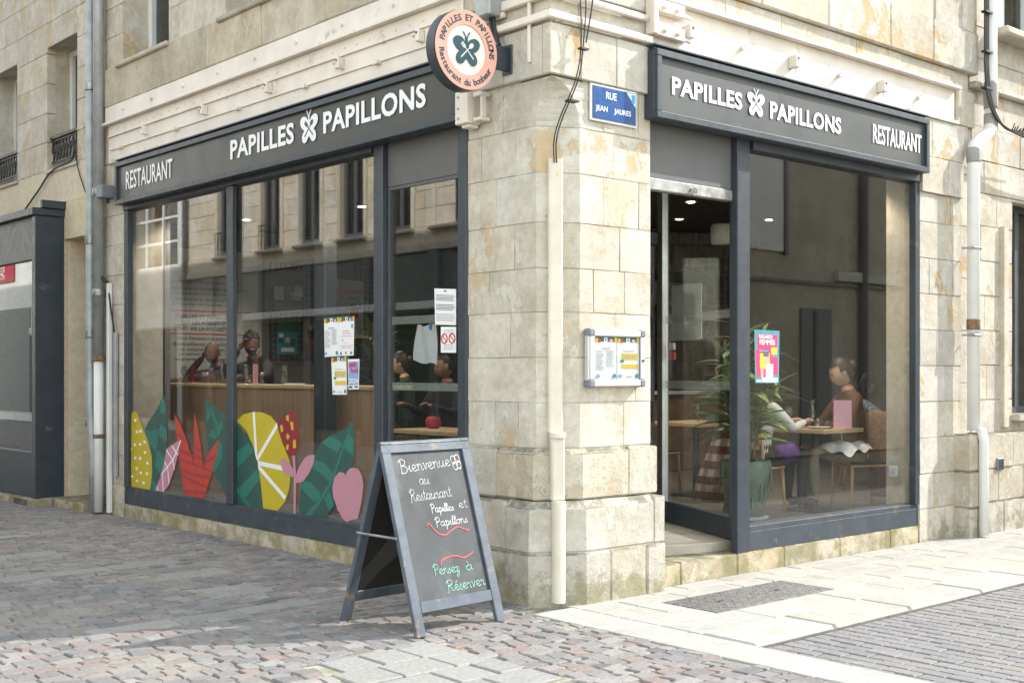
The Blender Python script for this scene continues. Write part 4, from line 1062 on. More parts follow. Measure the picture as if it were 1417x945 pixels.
# street name plaque
sp = thing('street_plaque', 'blue enamel street name plaque with white letters on the sunny pier', 'street sign', (.58, -.02, 3.27))
MB().box(.353, .812, -.022, -.004, 3.265, 3.518, .004).build('border', 'plaque_white', sp)
MB().box(.366, .799, -.0255, -.0222, 3.278, 3.505, 0).build('rim', 'corner_plastic', sp)
fp = MB().plate([(.372, 3.284), (.793, 3.284), (.793, 3.40), (.70, 3.499), (.372, 3.499)], FR(-.0256), .0022).build('field', 'blue_plaque', sp)
MB().plate([(.793, 3.404), (.793, 3.499), (.704, 3.499)], FR(-.0256), .002).build('corner_field', 'plaque_white', sp)
MB().plate([(.752, 3.43), (.785, 3.43), (.787, 3.49), (.752, 3.49)], FR(-.0276), .001).build('crest', 'light_blue', sp)
m = MB(); fr = FR(-.0278)
for s_, a_, b_, c_, d_ in (('RUE', .495, .60, 3.425, 3.475), ('JEAN', .395, .51, 3.325, 3.372), ('JAURES', .575, .745, 3.325, 3.372)):
    m = MB(); put_text(m, s_, fr, a_, b_, c_, d_, .001, .02); m.build('lettering', 'plaque_white', fp)
# menu display case
mc = thing('menu_case', 'wall mounted aluminium menu display case on the sunny pier', 'menu board', (.575, -.03, 1.45))
U0, U1, V0, V1 = .305, .852, 1.452, 1.842
MB().box(U0, U1, -.050, -.002, V0, V1, .008).build('case', 'aluminium', mc)
m = MB()
for a, b, c, d in ((U0+.045, U1-.045, V0+.004, V0+.045), (U0+.045, U1-.045, V1-.045, V1-.004), (U0+.004, U0+.045, V0+.048, V1-.048), (U1-.045, U1-.004, V0+.048, V1-.048)): m.box(a, b, -.066, -.0505, c, d, .003)
m.build('frame', 'aluminium', mc)
for a in (U0-.004, U1-.048):
    for c in (V0-.004, V1-.048): MB().box(a, a+.052, -.069, -.003, c, c+.052, .008).build('corner_cap', 'corner_plastic', mc)
MB().box(U0+.045, U1-.045, -.063, -.061, V0+.045, V1-.045).build('pane', 'glass_clear', mc)
MB().tube([(U1-.024, -.066, 1.63), (U1-.024, -.075, 1.63)], .008, 10).build('lock', 'iron_black', mc)
# ---- paper sheets --------------------------------------------------
def sheet(name, label, cat, fr, pts, prints, base='paper', off=0., group=None, extra=None, tape=True):
    """pts: corners (u,v) bl, br, tr, tl; prints: (u0,v0,u1,v1,material) in 0..1"""
    c = fr[0]; n = Vector(fr[3]); o, u, v = (Vector(q) for q in fr[:3])
    lp = o+u*pts[0][0]+v*pts[0][1]
    t = thing(name, label, cat, tuple(lp), group)
    MB().plate(pts, fr, .0015, off).build('paper', base, t)
    def uv(a, b):
        p = [Vector((*q, 0)) for q in pts]; return ((p[0]*(1-a)+p[1]*a)*(1-b)+(p[3]*(1-a)+p[2]*a)*b)
    by = {}
    for k, (a, b, c2, d, mt) in enumerate(prints):
        m = by.setdefault(mt, MB())
        q = [uv(a, b), uv(c2, b), uv(c2, d), uv(a, d)]
        m.plate([(x.x, x.y) for x in q], fr, .0004, off+.0018+.00025*k)
    for mt, m in by.items(): m.build('print', mt, t)
    kk = off+.0018+.00025*len(prints)+.001
    for s, a, b, c2, d, mt, bo in (extra or ()):
        p0, p1 = uv(a, c2), uv(b, d); m = MB(); put_text(m, s, fr, p0.x, p1.x, p0.y, p1.y, kk, bo); m.build('lettering', mt, t)
    return t
def lines(u0, u1, v0, v1, n, mt='print_grey', jag=.3):
    out = []
    for i in range(n):
        z = v1-(v1-v0)*(i+.5)/n; e = random.uniform(0, jag)*(u1-u0)
        out.append((u0, z-(v1-v0)/n*.18, u1-e, z+(v1-v0)/n*.18, mt))
    return out
HEAD = [(0, .88, 1, 1, 'print_green'), (.02, .86, .16, .97, 'print_yellow'), (.14, .86, .26, .94, 'print_red'), (.42, .87, .58, .98, 'paper'), (.47, .90, .53, .95, 'print_navy'), (.68, .87, .82, .95, 'print_pink'), (.9, .87, 1, .99, 'print_yellow')]
MENU = HEAD+lines(.05, .42, .22, .68, 9)+lines(.52, .92, .30, .70, 8)+[(.3, .72, .7, .745, 'print_grey'), (.06, .05, .2, .12, 'print_blue'), (.82, .04, .95, .13, 'print_teal')]
CARD = HEAD+[(.2, .46, .95, .62, 'print_yellow'), (.2, .26, .95, .36, 'print_yellow'), (.14, .40, .30, .47, 'print_teal'), (.25, .665, .8, .68, 'print_grey'), (.3, .50, .85, .52, 'print_grey'), (.3, .55, .85, .57, 'print_grey'), (.06, .05, .2, .12, 'print_blue'), (.4, .06, .7, .08, 'print_grey'), (.84, .04, .97, .13, 'print_teal')]
sheet('menu_sheet', 'printed menu sheet on the left inside the aluminium display case', 'menu', FR(-.0512), [(.36, 1.50), (.572, 1.50), (.572, 1.792), (.36, 1.792)], MENU)
sheet('menu_sheet', 'menu sheet with yellow boxes on the right inside the aluminium display case', 'menu', FR(-.0512), [(.580, 1.50), (.797, 1.50), (.797, 1.792), (.580, 1.792)], CARD)
GX = FL(.057)
def inside(fr): return fr
def flp(x): return ((x, 0, 0), (0, -1, 0), (0, 0, 1), (-1, 0, 0))
sheet('menu_sheet', 'printed menu sheet taped top left on the long shop window', 'menu', flp(.0445), [(-2.806, 1.677), (-2.590, 1.684), (-2.592, 2.005), (-2.817, 2.003)], MENU)
sheet('menu_sheet', 'sheet with pink text taped top right on the long shop window', 'menu', flp(.0445), [(-2.588, 1.684), (-2.377, 1.686), (-2.366, 2.005), (-2.590, 2.007)],
      HEAD+[(.2, .62, .7, .64, 'print_pink'), (.22, .56, .8, .58, 'print_pink'), (.15, .49, .85, .51, 'print_pink'), (.4, .32, .6, .335, 'print_pink'), (.08, .25, .95, .265, 'print_pink'), (.15, .20, .85, .215, 'print_pink'), (.82, .70, .94, .80, 'print_blue'), (.10, .03, .2, .09, 'print_dark'), (.45, .04, .53, .10, 'print_dark'), (.8, .04, .9, .1, 'print_dark'), (.24, .38, .3, .42, 'print_teal')])
sheet('menu_sheet', 'sheet with two yellow boxes taped below the two menus on the window', 'menu', flp(.0445), [(-2.685, 1.364), (-2.475, 1.368), (-2.485, 1.680), (-2.707, 1.676)], CARD)
sheet('small_poster', 'small red and blue poster with the year 2024 taped on the window', 'poster', flp(.0445), [(-2.450, 1.409), (-2.304, 1.414), (-2.294, 1.657), (-2.460, 1.656)],
      [(.05, .14, .95, .92, 'print_blue'), (.06, .04, .4, .11, 'print_dark'), (.6, .05, .9, .11, 'print_dark')], extra=[('petit', .08, .78, .68, .92, 'print_red', .03), ('futé', .25, .92, .54, .72, 'print_red', .03), ('2024', .06, .94, .20, .36, 'paper', .02)])
sheet('notice', 'white printed official notice high on the narrow pane beside the pier', 'notice', flp(.0555), [(-1.315, 1.905), (-1.066, 1.893), (-1.066, 2.156), (-1.324, 2.175)],
      [(.45, .91, .50, .96, 'print_navy'), (.52, .91, .57, .96, 'print_red')]+lines(.08, .95, .66, .84, 5, 'print_dark', .1)+lines(.08, .95, .40, .58, 4, 'print_dark', .1)+lines(.08, .95, .1, .32, 4, 'print_grey', .1))
ns = sheet('no_smoking_notice', 'white notice with two red prohibition circles on the narrow pane', 'notice', flp(.0555), [(-1.246, 1.695), (-1.066, 1.692), (-1.066, 1.882), (-1.246, 1.887)], lines(.2, .9, .74, .9, 3, 'print_grey', .1)+lines(.2, .9, .12, .34, 3, 'print_grey', .2))
m = MB()
for cu in (-1.201, -1.111):
    m.tube([(.052, -(cu+.034*math.cos(t*.4)), 1.798+.034*math.sin(t*.4)) for t in range(16)], .005, 5, True, True); m.tube([(.052, -(cu-.024), 1.798+.024), (.052, -(cu+.024), 1.798-.024)], .004, 5)
m.build('prohibition_sign', 'print_red', ns)
hs = thing('hanging_cloth', 'white paper towel hung by a clip behind the narrow pane', 'paper towel', (.16, 1.5, 1.6))
g = []; m = MB(); nu, nv = 8, 8
vs = [(.085+.012*math.sin(i*1.1+j*.4), 1.345+(.235+.05*j/nv)*i/nu-.01*j/nv, 1.905-.27*j/nv-.028*(1-i/nu)*j/nv+.01*math.sin(i)) for j in range(nv+1) for i in range(nu+1)]
m.add(vs, [(j*(nu+1)+i, j*(nu+1)+i+1, (j+1)*(nu+1)+i+1, (j+1)*(nu+1)+i) for j in range(nv) for i in range(nu)]); m.build('cloth', 'white_linen', hs, True)
MB().box(.068, .09, 1.40, 1.412, 1.87, 1.92, .003).build('clip', 'light_blue', hs)
sheet('event_poster', 'pink and teal event poster taped on the right shop window', 'poster', FR(.0445), [(2.246, 1.465), (2.553, 1.463), (2.562, 1.882), (2.236, 1.885)],
      [(0, 0, 1, 1, 'print_teal'), (.10, .58, .92, .92, 'print_magenta'), (.03, .34, .70, .62, 'print_magenta'), (.4, .15, .95, .5, 'print_magenta'), (.06, .12, .45, .36, 'print_magenta'), (.20, .27, .60, .56, 'print_yellow'), (.66, .54, .90, .68, 'print_yellow'), (.44, .08, .74, .36, 'paper'), (.38, .36, .56, .56, 'print_skin'), (.34, .50, .56, .64, 'print_dark'), (.22, .10, .34, .26, 'print_skin'), (.26, .02, .94, .10, 'paper'), (.04, .02, .22, .06, 'paper'), (.16, .60, .52, .615, 'print_blue')],
      extra=[('REGARDS', .16, .70, .835, .91, 'paper', .02), ('FEMMES', .18, .80, .72, .82, 'paper', .025)])
# ---- window stickers ------------------------------------------------
DEC={'lemon':[(6.53,1.14),(6.45,1.12),(6.36,1.02),(6.25,0.9),(6.16,0.8),(6.09,0.67),(6.08,0.52),(6.11,0.39),(6.14,0.29),(6.68,0.28),(6.69,0.52),(6.67,0.74),(6.6,0.88),(6.58,1.11)],'lemon_dots':[(6.49,1.04),(6.45,0.92),(6.36,0.93),(6.26,0.82),(6.37,0.79),(6.5,0.78),(6.6,0.73),(6.25,0.71),(6.49,0.64),(6.37,0.64),(6.61,0.56),(6.19,0.6),(6.45,0.53),(6.35,0.49),(6.2,0.49),(6.56,0.44),(6.44,0.4),(6.28,0.39)],'leaf1':[(5.82,1.32),(5.76,1.19),(5.73,0.9),(5.78,0.68),(5.84,0.51),(5.94,0.37),(6.03,0.29),(6.13,0.29),(6.08,0.5),(6.09,0.67),(6.16,0.8),(6.26,0.94),(6.2,1.01),(5.96,1.18)],'leaf1_l':[[(6.26,0.95),(6.08,0.94),(5.94,0.97),(5.97,0.8),(6.02,0.74),(6.16,0.81)],[(5.9,1.02),(5.75,0.97),(5.74,0.84),(5.93,0.9)],[(5.97,0.76),(5.79,0.68),(5.87,0.51),(6.03,0.57)],[(6.08,0.43),(5.94,0.38),(6.03,0.3),(6.13,0.3)],[(5.9,1.22),(5.82,1.3),(5.76,1.18),(5.79,1.12),(5.9,1.14)]],'carrot':[(5.43,0.88),(5.49,0.72),(5.59,0.55),(5.7,0.4),(5.82,0.29),(6.02,0.29),(5.9,0.46),(5.81,0.62),(5.75,0.77),(5.62,0.82)],'carrot_lines':[[(5.43,0.87),(5.6,0.67),(5.87,0.5)],[(5.63,0.81),(5.49,0.72)],[(5.75,0.76),(5.6,0.66),(5.57,0.57)],[(5.79,0.64),(5.72,0.57),(5.69,0.42)],[(5.84,0.5),(5.82,0.3)],[(5.96,0.37),(5.94,0.3)]],'red':[(5.57,1.13),(5.44,1.03),(5.32,0.89),(5.16,0.67),(5.15,0.86),(5.14,1.15),(5.08,1.03),(5.01,0.84),(4.96,0.63),(4.83,0.79),(4.64,0.92),(4.68,0.78),(4.78,0.6),(4.88,0.43),(4.96,0.3),(5.36,0.3),(5.4,0.46),(5.47,0.69),(5.53,0.94)],'red_stripes':[[(5.52,0.94),(5.4,0.92),(5.32,0.87),(5.4,0.88),(5.51,0.91)],[(5.14,0.83),(5.01,0.8),(5.01,0.77),(5.13,0.8)],[(5.44,0.78),(5.23,0.76),(4.99,0.72),(5.0,0.7),(5.23,0.72),(5.45,0.75)],[(5.46,0.69),(5.15,0.66),(4.8,0.61),(4.81,0.59),(5.15,0.63),(5.46,0.67)],[(5.43,0.59),(5.15,0.56),(4.79,0.55),(4.8,0.52),(5.15,0.53),(5.42,0.56)],[(5.41,0.54),(5.15,0.49),(4.87,0.45),(4.88,0.43),(5.15,0.46),(5.41,0.51)],[(5.38,0.39),(5.15,0.39),(4.89,0.4),(4.9,0.38),(5.15,0.36),(5.37,0.35)],[(4.89,0.7),(4.72,0.76),(4.74,0.72),(4.91,0.67)]],'leaf2':[(4.91,1.31),(4.8,1.25),(4.57,1.18),(4.39,1.12),(4.26,1.06),(4.15,0.97),(4.13,1.02),(4.0,0.88),(3.91,0.7),(3.86,0.54),(3.82,0.31),(4.27,0.3),(4.52,0.39),(4.6,0.47),(4.74,0.58),(4.86,0.79),(4.91,1.0),(4.93,1.22)],'leaf2_l':[[(4.87,1.23),(4.8,1.14),(4.91,1.07)],[(4.83,1.24),(4.78,1.19),(4.67,1.07),(4.68,1.03),(4.76,1.1)],[(4.71,1.04),(4.57,1.1),(4.58,1.01),(4.67,0.93)],[(4.87,0.94),(4.75,1.01),(4.68,0.94),(4.74,0.91)],[(4.63,0.91),(4.58,0.86),(4.58,0.74),(4.74,0.59),(4.78,0.62)],[(4.37,1.1),(4.31,1.07),(4.37,1.02)],[(4.37,0.77),(4.08,0.91),(3.99,0.83),(4.27,0.67),(4.37,0.64)],[(4.24,0.49),(3.92,0.68),(3.87,0.59),(4.13,0.4),(4.27,0.44)],[(4.37,0.55),(4.27,0.48),(4.13,0.38),(4.0,0.3),(4.08,0.3),(4.19,0.38),(4.37,0.47)]],'citrus':[(4.3,1.1),(4.19,1.16),(4.0,1.19),(3.84,1.19),(3.69,1.16),(3.57,1.09),(3.52,0.98),(3.43,0.86),(3.36,0.77),(3.35,0.65),(3.38,0.52),(3.44,0.42),(3.57,0.31),(3.82,0.31),(3.86,0.51),(3.91,0.72),(4.0,0.88),(4.13,1.02)],'citrus_lines':[[(3.99,1.19),(3.94,0.76)],[(3.57,1.09),(3.93,0.76)],[(3.91,0.73),(3.36,0.7)],[(3.91,0.7),(3.44,0.45)]],'tulip':[(3.29,1.24),(3.25,1.14),(3.21,1.02),(3.21,0.94),(3.26,0.84),(3.32,0.82),(3.4,0.84),(3.47,0.92),(3.53,1.01),(3.57,1.09),(3.52,1.13),(3.4,1.19)],'tulip_dots':[[(3.42,1.17),(3.37,1.18),(3.37,1.12),(3.41,1.13)],[(3.35,1.12),(3.3,1.12),(3.29,1.05),(3.33,1.05)],[(3.52,1.08),(3.48,1.09),(3.46,1.04),(3.5,1.02)],[(3.42,0.99),(3.39,1.02),(3.35,0.99),(3.39,0.96)],[(3.3,0.96),(3.26,0.97),(3.25,0.9),(3.3,0.89)],[(3.41,0.92),(3.37,0.92),(3.38,0.87),(3.42,0.88)]],'stem':[(3.31,0.83),(3.27,0.83),(3.25,0.65),(3.26,0.31),(3.29,0.31),(3.29,0.65)],'tleaf1':[(3.48,0.8),(3.41,0.78),(3.33,0.74),(3.29,0.7),(3.3,0.64),(3.37,0.65),(3.46,0.67),(3.5,0.73),(3.51,0.77)],'tleaf2':[(3.26,0.6),(3.26,0.65),(3.2,0.74),(3.11,0.82),(3.02,0.85),(2.95,0.85),(2.97,0.78),(3.04,0.69),(3.13,0.62),(3.2,0.6)],'leaf3':[(2.38,1.16),(2.36,1.05),(2.38,0.85),(2.39,0.78),(2.49,0.72),(2.64,0.69),(2.67,0.57),(2.65,0.45),(2.8,0.32),(3.21,0.31),(3.19,0.52),(3.11,0.67),(2.98,0.84),(2.86,0.96),(2.66,1.04),(2.49,1.09)],'leaf3_l':[[(2.38,1.16),(2.53,0.95),(2.7,0.66),(2.88,0.49),(3.11,0.32),(3.02,0.32),(2.84,0.48),(2.66,0.67),(2.51,0.94),(2.47,1.0)],[(2.85,0.96),(2.73,1.02),(2.57,0.99),(2.54,0.95),(2.61,0.89),(2.75,0.93)],[(2.44,1.05),(2.37,1.0),(2.37,0.87),(2.51,0.93)],[(2.95,0.81),(2.79,0.79),(2.67,0.71),(2.73,0.63),(2.84,0.7),(3.02,0.74)],[(3.16,0.62),(3.02,0.62),(2.86,0.53),(2.88,0.49),(2.97,0.45),(3.17,0.56)],[(2.81,0.5),(2.73,0.56),(2.66,0.45),(2.73,0.4)]],'apple':[(2.48,0.71),(2.47,0.74),(2.42,0.77),(2.36,0.78),(2.3,0.77),(2.25,0.72),(2.23,0.65),(2.25,0.54),(2.28,0.45),(2.31,0.37),(2.38,0.36),(2.47,0.33),(2.53,0.35),(2.61,0.43),(2.67,0.52),(2.68,0.6),(2.65,0.68),(2.58,0.73),(2.52,0.73)]}
ORD = [0]
def sticker(name, label, layers, d=0):
    FD = ((.0435-.0+.0*d, 0, 0), (0, 1, 0), (0, 0, 1), (-1, 0, 0)); z_ = .0016*(3-d)
    p = layers[0][1][0]; t = thing(name, label, 'window sticker', (.058, p[0], .33), 'fruit and leaf stickers on the left shop window')
    for k, (nm, pts, mt) in enumerate(layers):
        MB().plate([(a, max(b, .328)) for a, b in pts], FD, .0004, z_+(.0002+k*.0001 if k else 0)).build(nm, mt, t)
    return t
def strip(pts, w):
    P = [Vector((a, b)) for a, b in pts]; l = []; r = []
    for i, p in enumerate(P):
        d = (P[min(i+1, len(P)-1)]-P[max(i-1, 0)]); d = d.normalized(); n = Vector((-d.y, d.x)); l.append(p+n*w); r.append(p-n*w)
    return [(q.x, q.y) for q in l+r[::-1]]
def dot(c, ry=.03, rz=.014): return [(c[0]+ry*math.cos(k*.7854), c[1]+rz*math.sin(k*.7854)) for k in range(8)]
def shift(p, dx): return p
sticker('lemon_sticker', 'yellow pear shaped lemon sticker with white dots on the window', [('body', DEC['lemon'], 'decal_yellow')]+[('dot', dot(c, .033, .016), 'decal_white') for c in DEC['lemon_dots']])
sticker('leaf_sticker', 'pointed green leaf sticker just right of the dotted lemon', [('body', DEC['leaf1'], 'decal_green')]+[('pattern', p, 'decal_green_light') for p in DEC['leaf1_l']], d=1)
sticker('radish_sticker', 'pink sticker with white crossing lines leaning by the red leaf', [('body', DEC['carrot'], 'decal_pink')]+[('line', strip(p, .008), 'decal_white') for p in DEC['carrot_lines']])
sticker('red_leaf_sticker', 'red three pointed sticker with dark stripes on the window', [('body', DEC['red'], 'decal_red')]+[('stripe', p, 'decal_red_dark') for p in DEC['red_stripes']], d=1)
sticker('leaf_sticker', 'broad green leaf sticker crossing behind the window mullion', [('body', DEC['leaf2'], 'decal_green')]+[('pattern', p, 'decal_green_light') for p in DEC['leaf2_l']], d=2)
sticker('citrus_sticker', 'yellow citrus slice sticker with white ribs in the middle window', [('body', DEC['citrus'], 'decal_yellow')]+[('rib', strip(p, .02), 'decal_white') for p in DEC['citrus_lines']], d=3)
sticker('tulip_sticker', 'dark red flower sticker with yellow flecks on a pink stem', [('flower', DEC['tulip'], 'decal_maroon')]+[('fleck', p, 'decal_yellow') for p in DEC['tulip_dots']]+[('stem', DEC['stem'], 'decal_pink'), ('leaf', DEC['tleaf1'], 'decal_pink'), ('leaf', DEC['tleaf2'], 'decal_pink')])
sticker('leaf_sticker', 'large green leaf sticker behind the pink apple sticker', [('body', DEC['leaf3'], 'decal_green')]+[('pattern', p, 'decal_green_light') for p in DEC['leaf3_l']], d=1)
sticker('apple_sticker', 'pink apple sticker at the right end of the long window', [('body', [(a, b) for a, b in DEC['apple']], 'decal_pink')])
# ================================================================= CORNER DETAILS
nrm = Vector((-.46, -.888, 0)); tan = Vector((.888, -.46, 0)); bc = Vector((.115, .085, 0))
ct = thing('corner_cable_duct', 'cream vertical cable duct running up the chamfered corner of the pier', 'cable duct', (.08, -.05, 0))
def duct(z0, z1, off, w, d, name, mat, rnd=False, lean=0):
    c = bc+nrm*off
    if rnd: prof = [(w/2*math.cos(a), d*math.sin(a)) for a in [math.pi*k/8 for k in range(9)]]
    else: prof = [(-w/2, 0), (w/2, 0), (w/2, d*.8), (w/2-.012, d), (-w/2+.012, d), (-w/2, d*.8)]
    rings = []
    for z, s in ((z0, 0), (z1, lean)): rings.append([tuple(c+tan*(a)+nrm*(b-.01-s)+Vector((0, 0, z))) for a, b in prof])
    MB().loft(rings).build(name, mat, ct)
duct(1.15, 2.98, 0, .098, .055, 'duct', 'cream_plastic')
duct(.70, 1.1495, .05, .092, .06, 'middle_section', 'cream_plastic')
duct(.02, .695, .105, .098, .055, 'metal_foot', 'cream_plastic', True)
for z in (2.75, 2.35, 1.95, 1.55, 1.2): MB().box(0, .1, 0, .1, 0, .1)
m = MB()
for z in (2.6, 2.2, 1.8, 1.4):
    for sg in (-1, 1):
        p = bc+tan*(sg*.058)+nrm*.004; m.tube([tuple(p+Vector((0, 0, z))), tuple(p+nrm*.006+Vector((0, 0, z)))], .006, 6)
m.build('screw', 'galvanised', ct)
MB().lathe([(.052, -.02), (.056, -.015), (.056, .015), (.052, .02)], tuple(bc+nrm*.075+Vector((0, 0, 1.13))), 12).build('collar', 'cream_plastic', ct)
cc = thing('corner_cables', 'loose black cables dropping into the duct at the corner of the pier', 'cables', (.09, -.02, 3))
for k in range(2):
    a = .022*(k-.5)
    MB().tube(smooth_curve([(.15+a, -.10, 6.4), (.16+a, -.10, 4.6), (.20+a*2.5, -.10, 4.1), (.21+a, -.085, 3.75), (.17+a, -.075, 3.5), (.10+a, .0, 3.25), (.075+a, .035, 3.1), (.085+a, .045, 2.95)], 7), .005, 6).build('cable', 'cable_black', cc)
MB().tube(smooth_curve([(.17, -.10, 5.4), (.28, -.10, 4.4), (.30, -.10, 4.1), (.235, -.095, 3.75)], 6), .006, 6).build('thin_cable', 'cable_black', cc)
MB().box(.18, .25, -.11, -.07, 3.70, 3.712).build('tie', 'cable_black', cc); MB().box(.10, .18, -.09, -.03, 3.345, 3.357).build('tie', 'cable_black', cc)
td = thing('corner_trunking', 'white painted cable trunking wrapping round the corner above the pier', 'cable duct', (0, 0, 3.85))
MB().box(-.075, -.033, -.033, .72, 3.872, 3.925, .008).box(-.0745, .93, -.0745, -.033, 3.8725, 3.9245, .008).build('lower_run', 'cream_paint', td)
MB().box(-.06, -.013, -.013, .44, 4.02, 4.085, .006).box(-.0595, .10, -.0595, -.013, 4.0205, 4.0845, .006).build('upper_run', 'cream_paint', td)
MB().tube([(-.035, .42, 4.0), (-.035, .66, 4.0)], .022, 10).build('conduit', 'cream_paint', td, True)
MB().tube([(.10, -.05, 4.045), (.88, -.05, 4.045)], .024, 10).build('conduit', 'cream_paint', td, True)
MB().box(-.052, -.034, .15, .175, 3.62, 4.02, .0023).build('drop_strip', 'cream_paint', td)
eb = thing('electric_box', 'grey electrical box on the wall above the round hanging sign', 'junction box', (-.08, .52, 3.97))
MB().box(-.16, -.014, .44, .60, 3.985, 4.30, .010).build('box', 'zinc_pipe', eb)
MB().tube(smooth_curve([(-.08, .52, 3.99), (-.08, .50, 3.9), (-.085, .42, 3.78)], 5), .014, 8).tube(smooth_curve([(-.08, .49, 3.99), (-.08, .47, 3.9), (-.085, .41, 3.74)], 5), .012, 8).build('cable', 'cable_black', eb)
cbx = thing('shutter_motor_box', 'cream painted bracket box below the round hanging sign at the pier', 'bracket', (-.05, .74, 3.3))
MB().box(-.14, -.012, .70, .84, 3.29, 3.52, .006).box(-.10, -.014, .60, .69, 3.30, 3.325, .004).box(-.10, -.014, .60, .69, 3.47, 3.50, .004).box(-.09, -.05, .60, .62, 3.326, 3.469, .003).box(-.11, -.02, .72, .80, 3.265, 3.289, .004).build('box', 'cream_paint', cbx)
m = MB()
for z in (3.33, 3.40, 3.48): m.tube([(-.14, .80, z), (-.148, .80, z)], .008, 8)
m.build('bolt', 'galvanised', cbx)

# ================================================================= A-BOARD
ab = thing('pavement_blackboard', 'grey wooden A-frame chalkboard sign standing on the setts before the pier', 'chalkboard sign', (-.87, .2, 0))
Pa, Pb = Vector((-1.237, -.185, 0)), Vector((-.51, -.132, 0)); ux = (Pb-Pa).normalized(); W = (Pb-Pa).length; inw = Vector((-ux.y, ux.x, 0))
HB, DP = 1.13, .345
uf = (inw*DP+Vector((0, 0, HB))).normalized(); LF = math.hypot(HB, DP); nf = ux.cross(uf) ; nf = nf if nf.y < 0 else -nf
ff = (tuple(Pa), tuple(ux), tuple(uf), tuple(nf))
def bar(a, b, c, d, th, off, nm, mt, fr=ff, par=None):
    m = MB(); o, u, v, n = (Vector(q) for q in fr)
    m.M = Matrix((( *[0]*4,),)*4) if False else Matrix(((u.x, v.x, n.x, o.x), (u.y, v.y, n.y, o.y), (u.z, v.z, n.z, o.z), (0, 0, 0, 1)))
    m.box(a, b, c, d, off, off+th, .004)
    return m.build(nm, mt, par or ab)
bar(0, .07, 0, LF-.07, .032, -.032, 'side_rail', 'board_paint'); bar(W-.07, W, 0, LF-.07, .032, -.032, 'side_rail', 'board_paint')
m = MB().plate([(0, LF), (W, LF), (W-.07, LF-.07), (.07, LF-.07)], ff, .0315, -.032); m.build('top_rail', 'board_paint', ab)
MB().plate([(0, LF-.0705), (.0695, LF-.0705), (0, LF-.001)], ff, .031, -.032).build('mitre', 'board_paint', ab)
MB().plate([(W, LF-.0705), (W-.0695, LF-.0705), (W, LF-.001)], ff, .031, -.032).build('mitre', 'board_paint', ab)
bar(.0705, W-.0705, .135, .205, .031, -.032, 'bottom_rail', 'board_paint')
pn = bar(.066, W-.066, .20, LF-.066, .010, -.026, 'chalk_panel', 'chalkboard')
nb_ = nf.copy(); nb_.x, nb_.y = 0, 0
ub = (-inw*DP*1.10+Vector((0, 0, HB))).normalized(); ob = Pa+inw*(DP*2.10+.02); nbk = ub.cross(ux); nbk = nbk if nbk.dot(inw) > 0 else -nbk
fb = (tuple(ob), tuple(ux), tuple(ub), tuple(nbk)); LB = math.hypot(HB, DP*1.10)
for a in (0, W-.07): bar(a, a+.07, 0, LB, .032, -.032, 'back_leg', 'board_paint', fb)
bar(.0705, W-.0705, LB-.07, LB-.002, .03, -.032, 'back_rail', 'board_paint', fb); bar(.0705, W-.0705, .135, .205, .03, -.032, 'back_rail', 'board_paint', fb)
bar(.066, W-.066, .20, LB-.066, .010, -.026, 'back_panel', 'board_black', fb)
p1 = Pa+uf*(LF*.50); p2 = ob+ub*(LB*.50)
for e in (0, W):
    q = ux*(e-.006 if e == 0 else e+.006)
    MB().tube([tuple(p1+q-nf*.01), tuple(p2+q)], .008, 6).build('stay_bar', 'galvanised', ab)
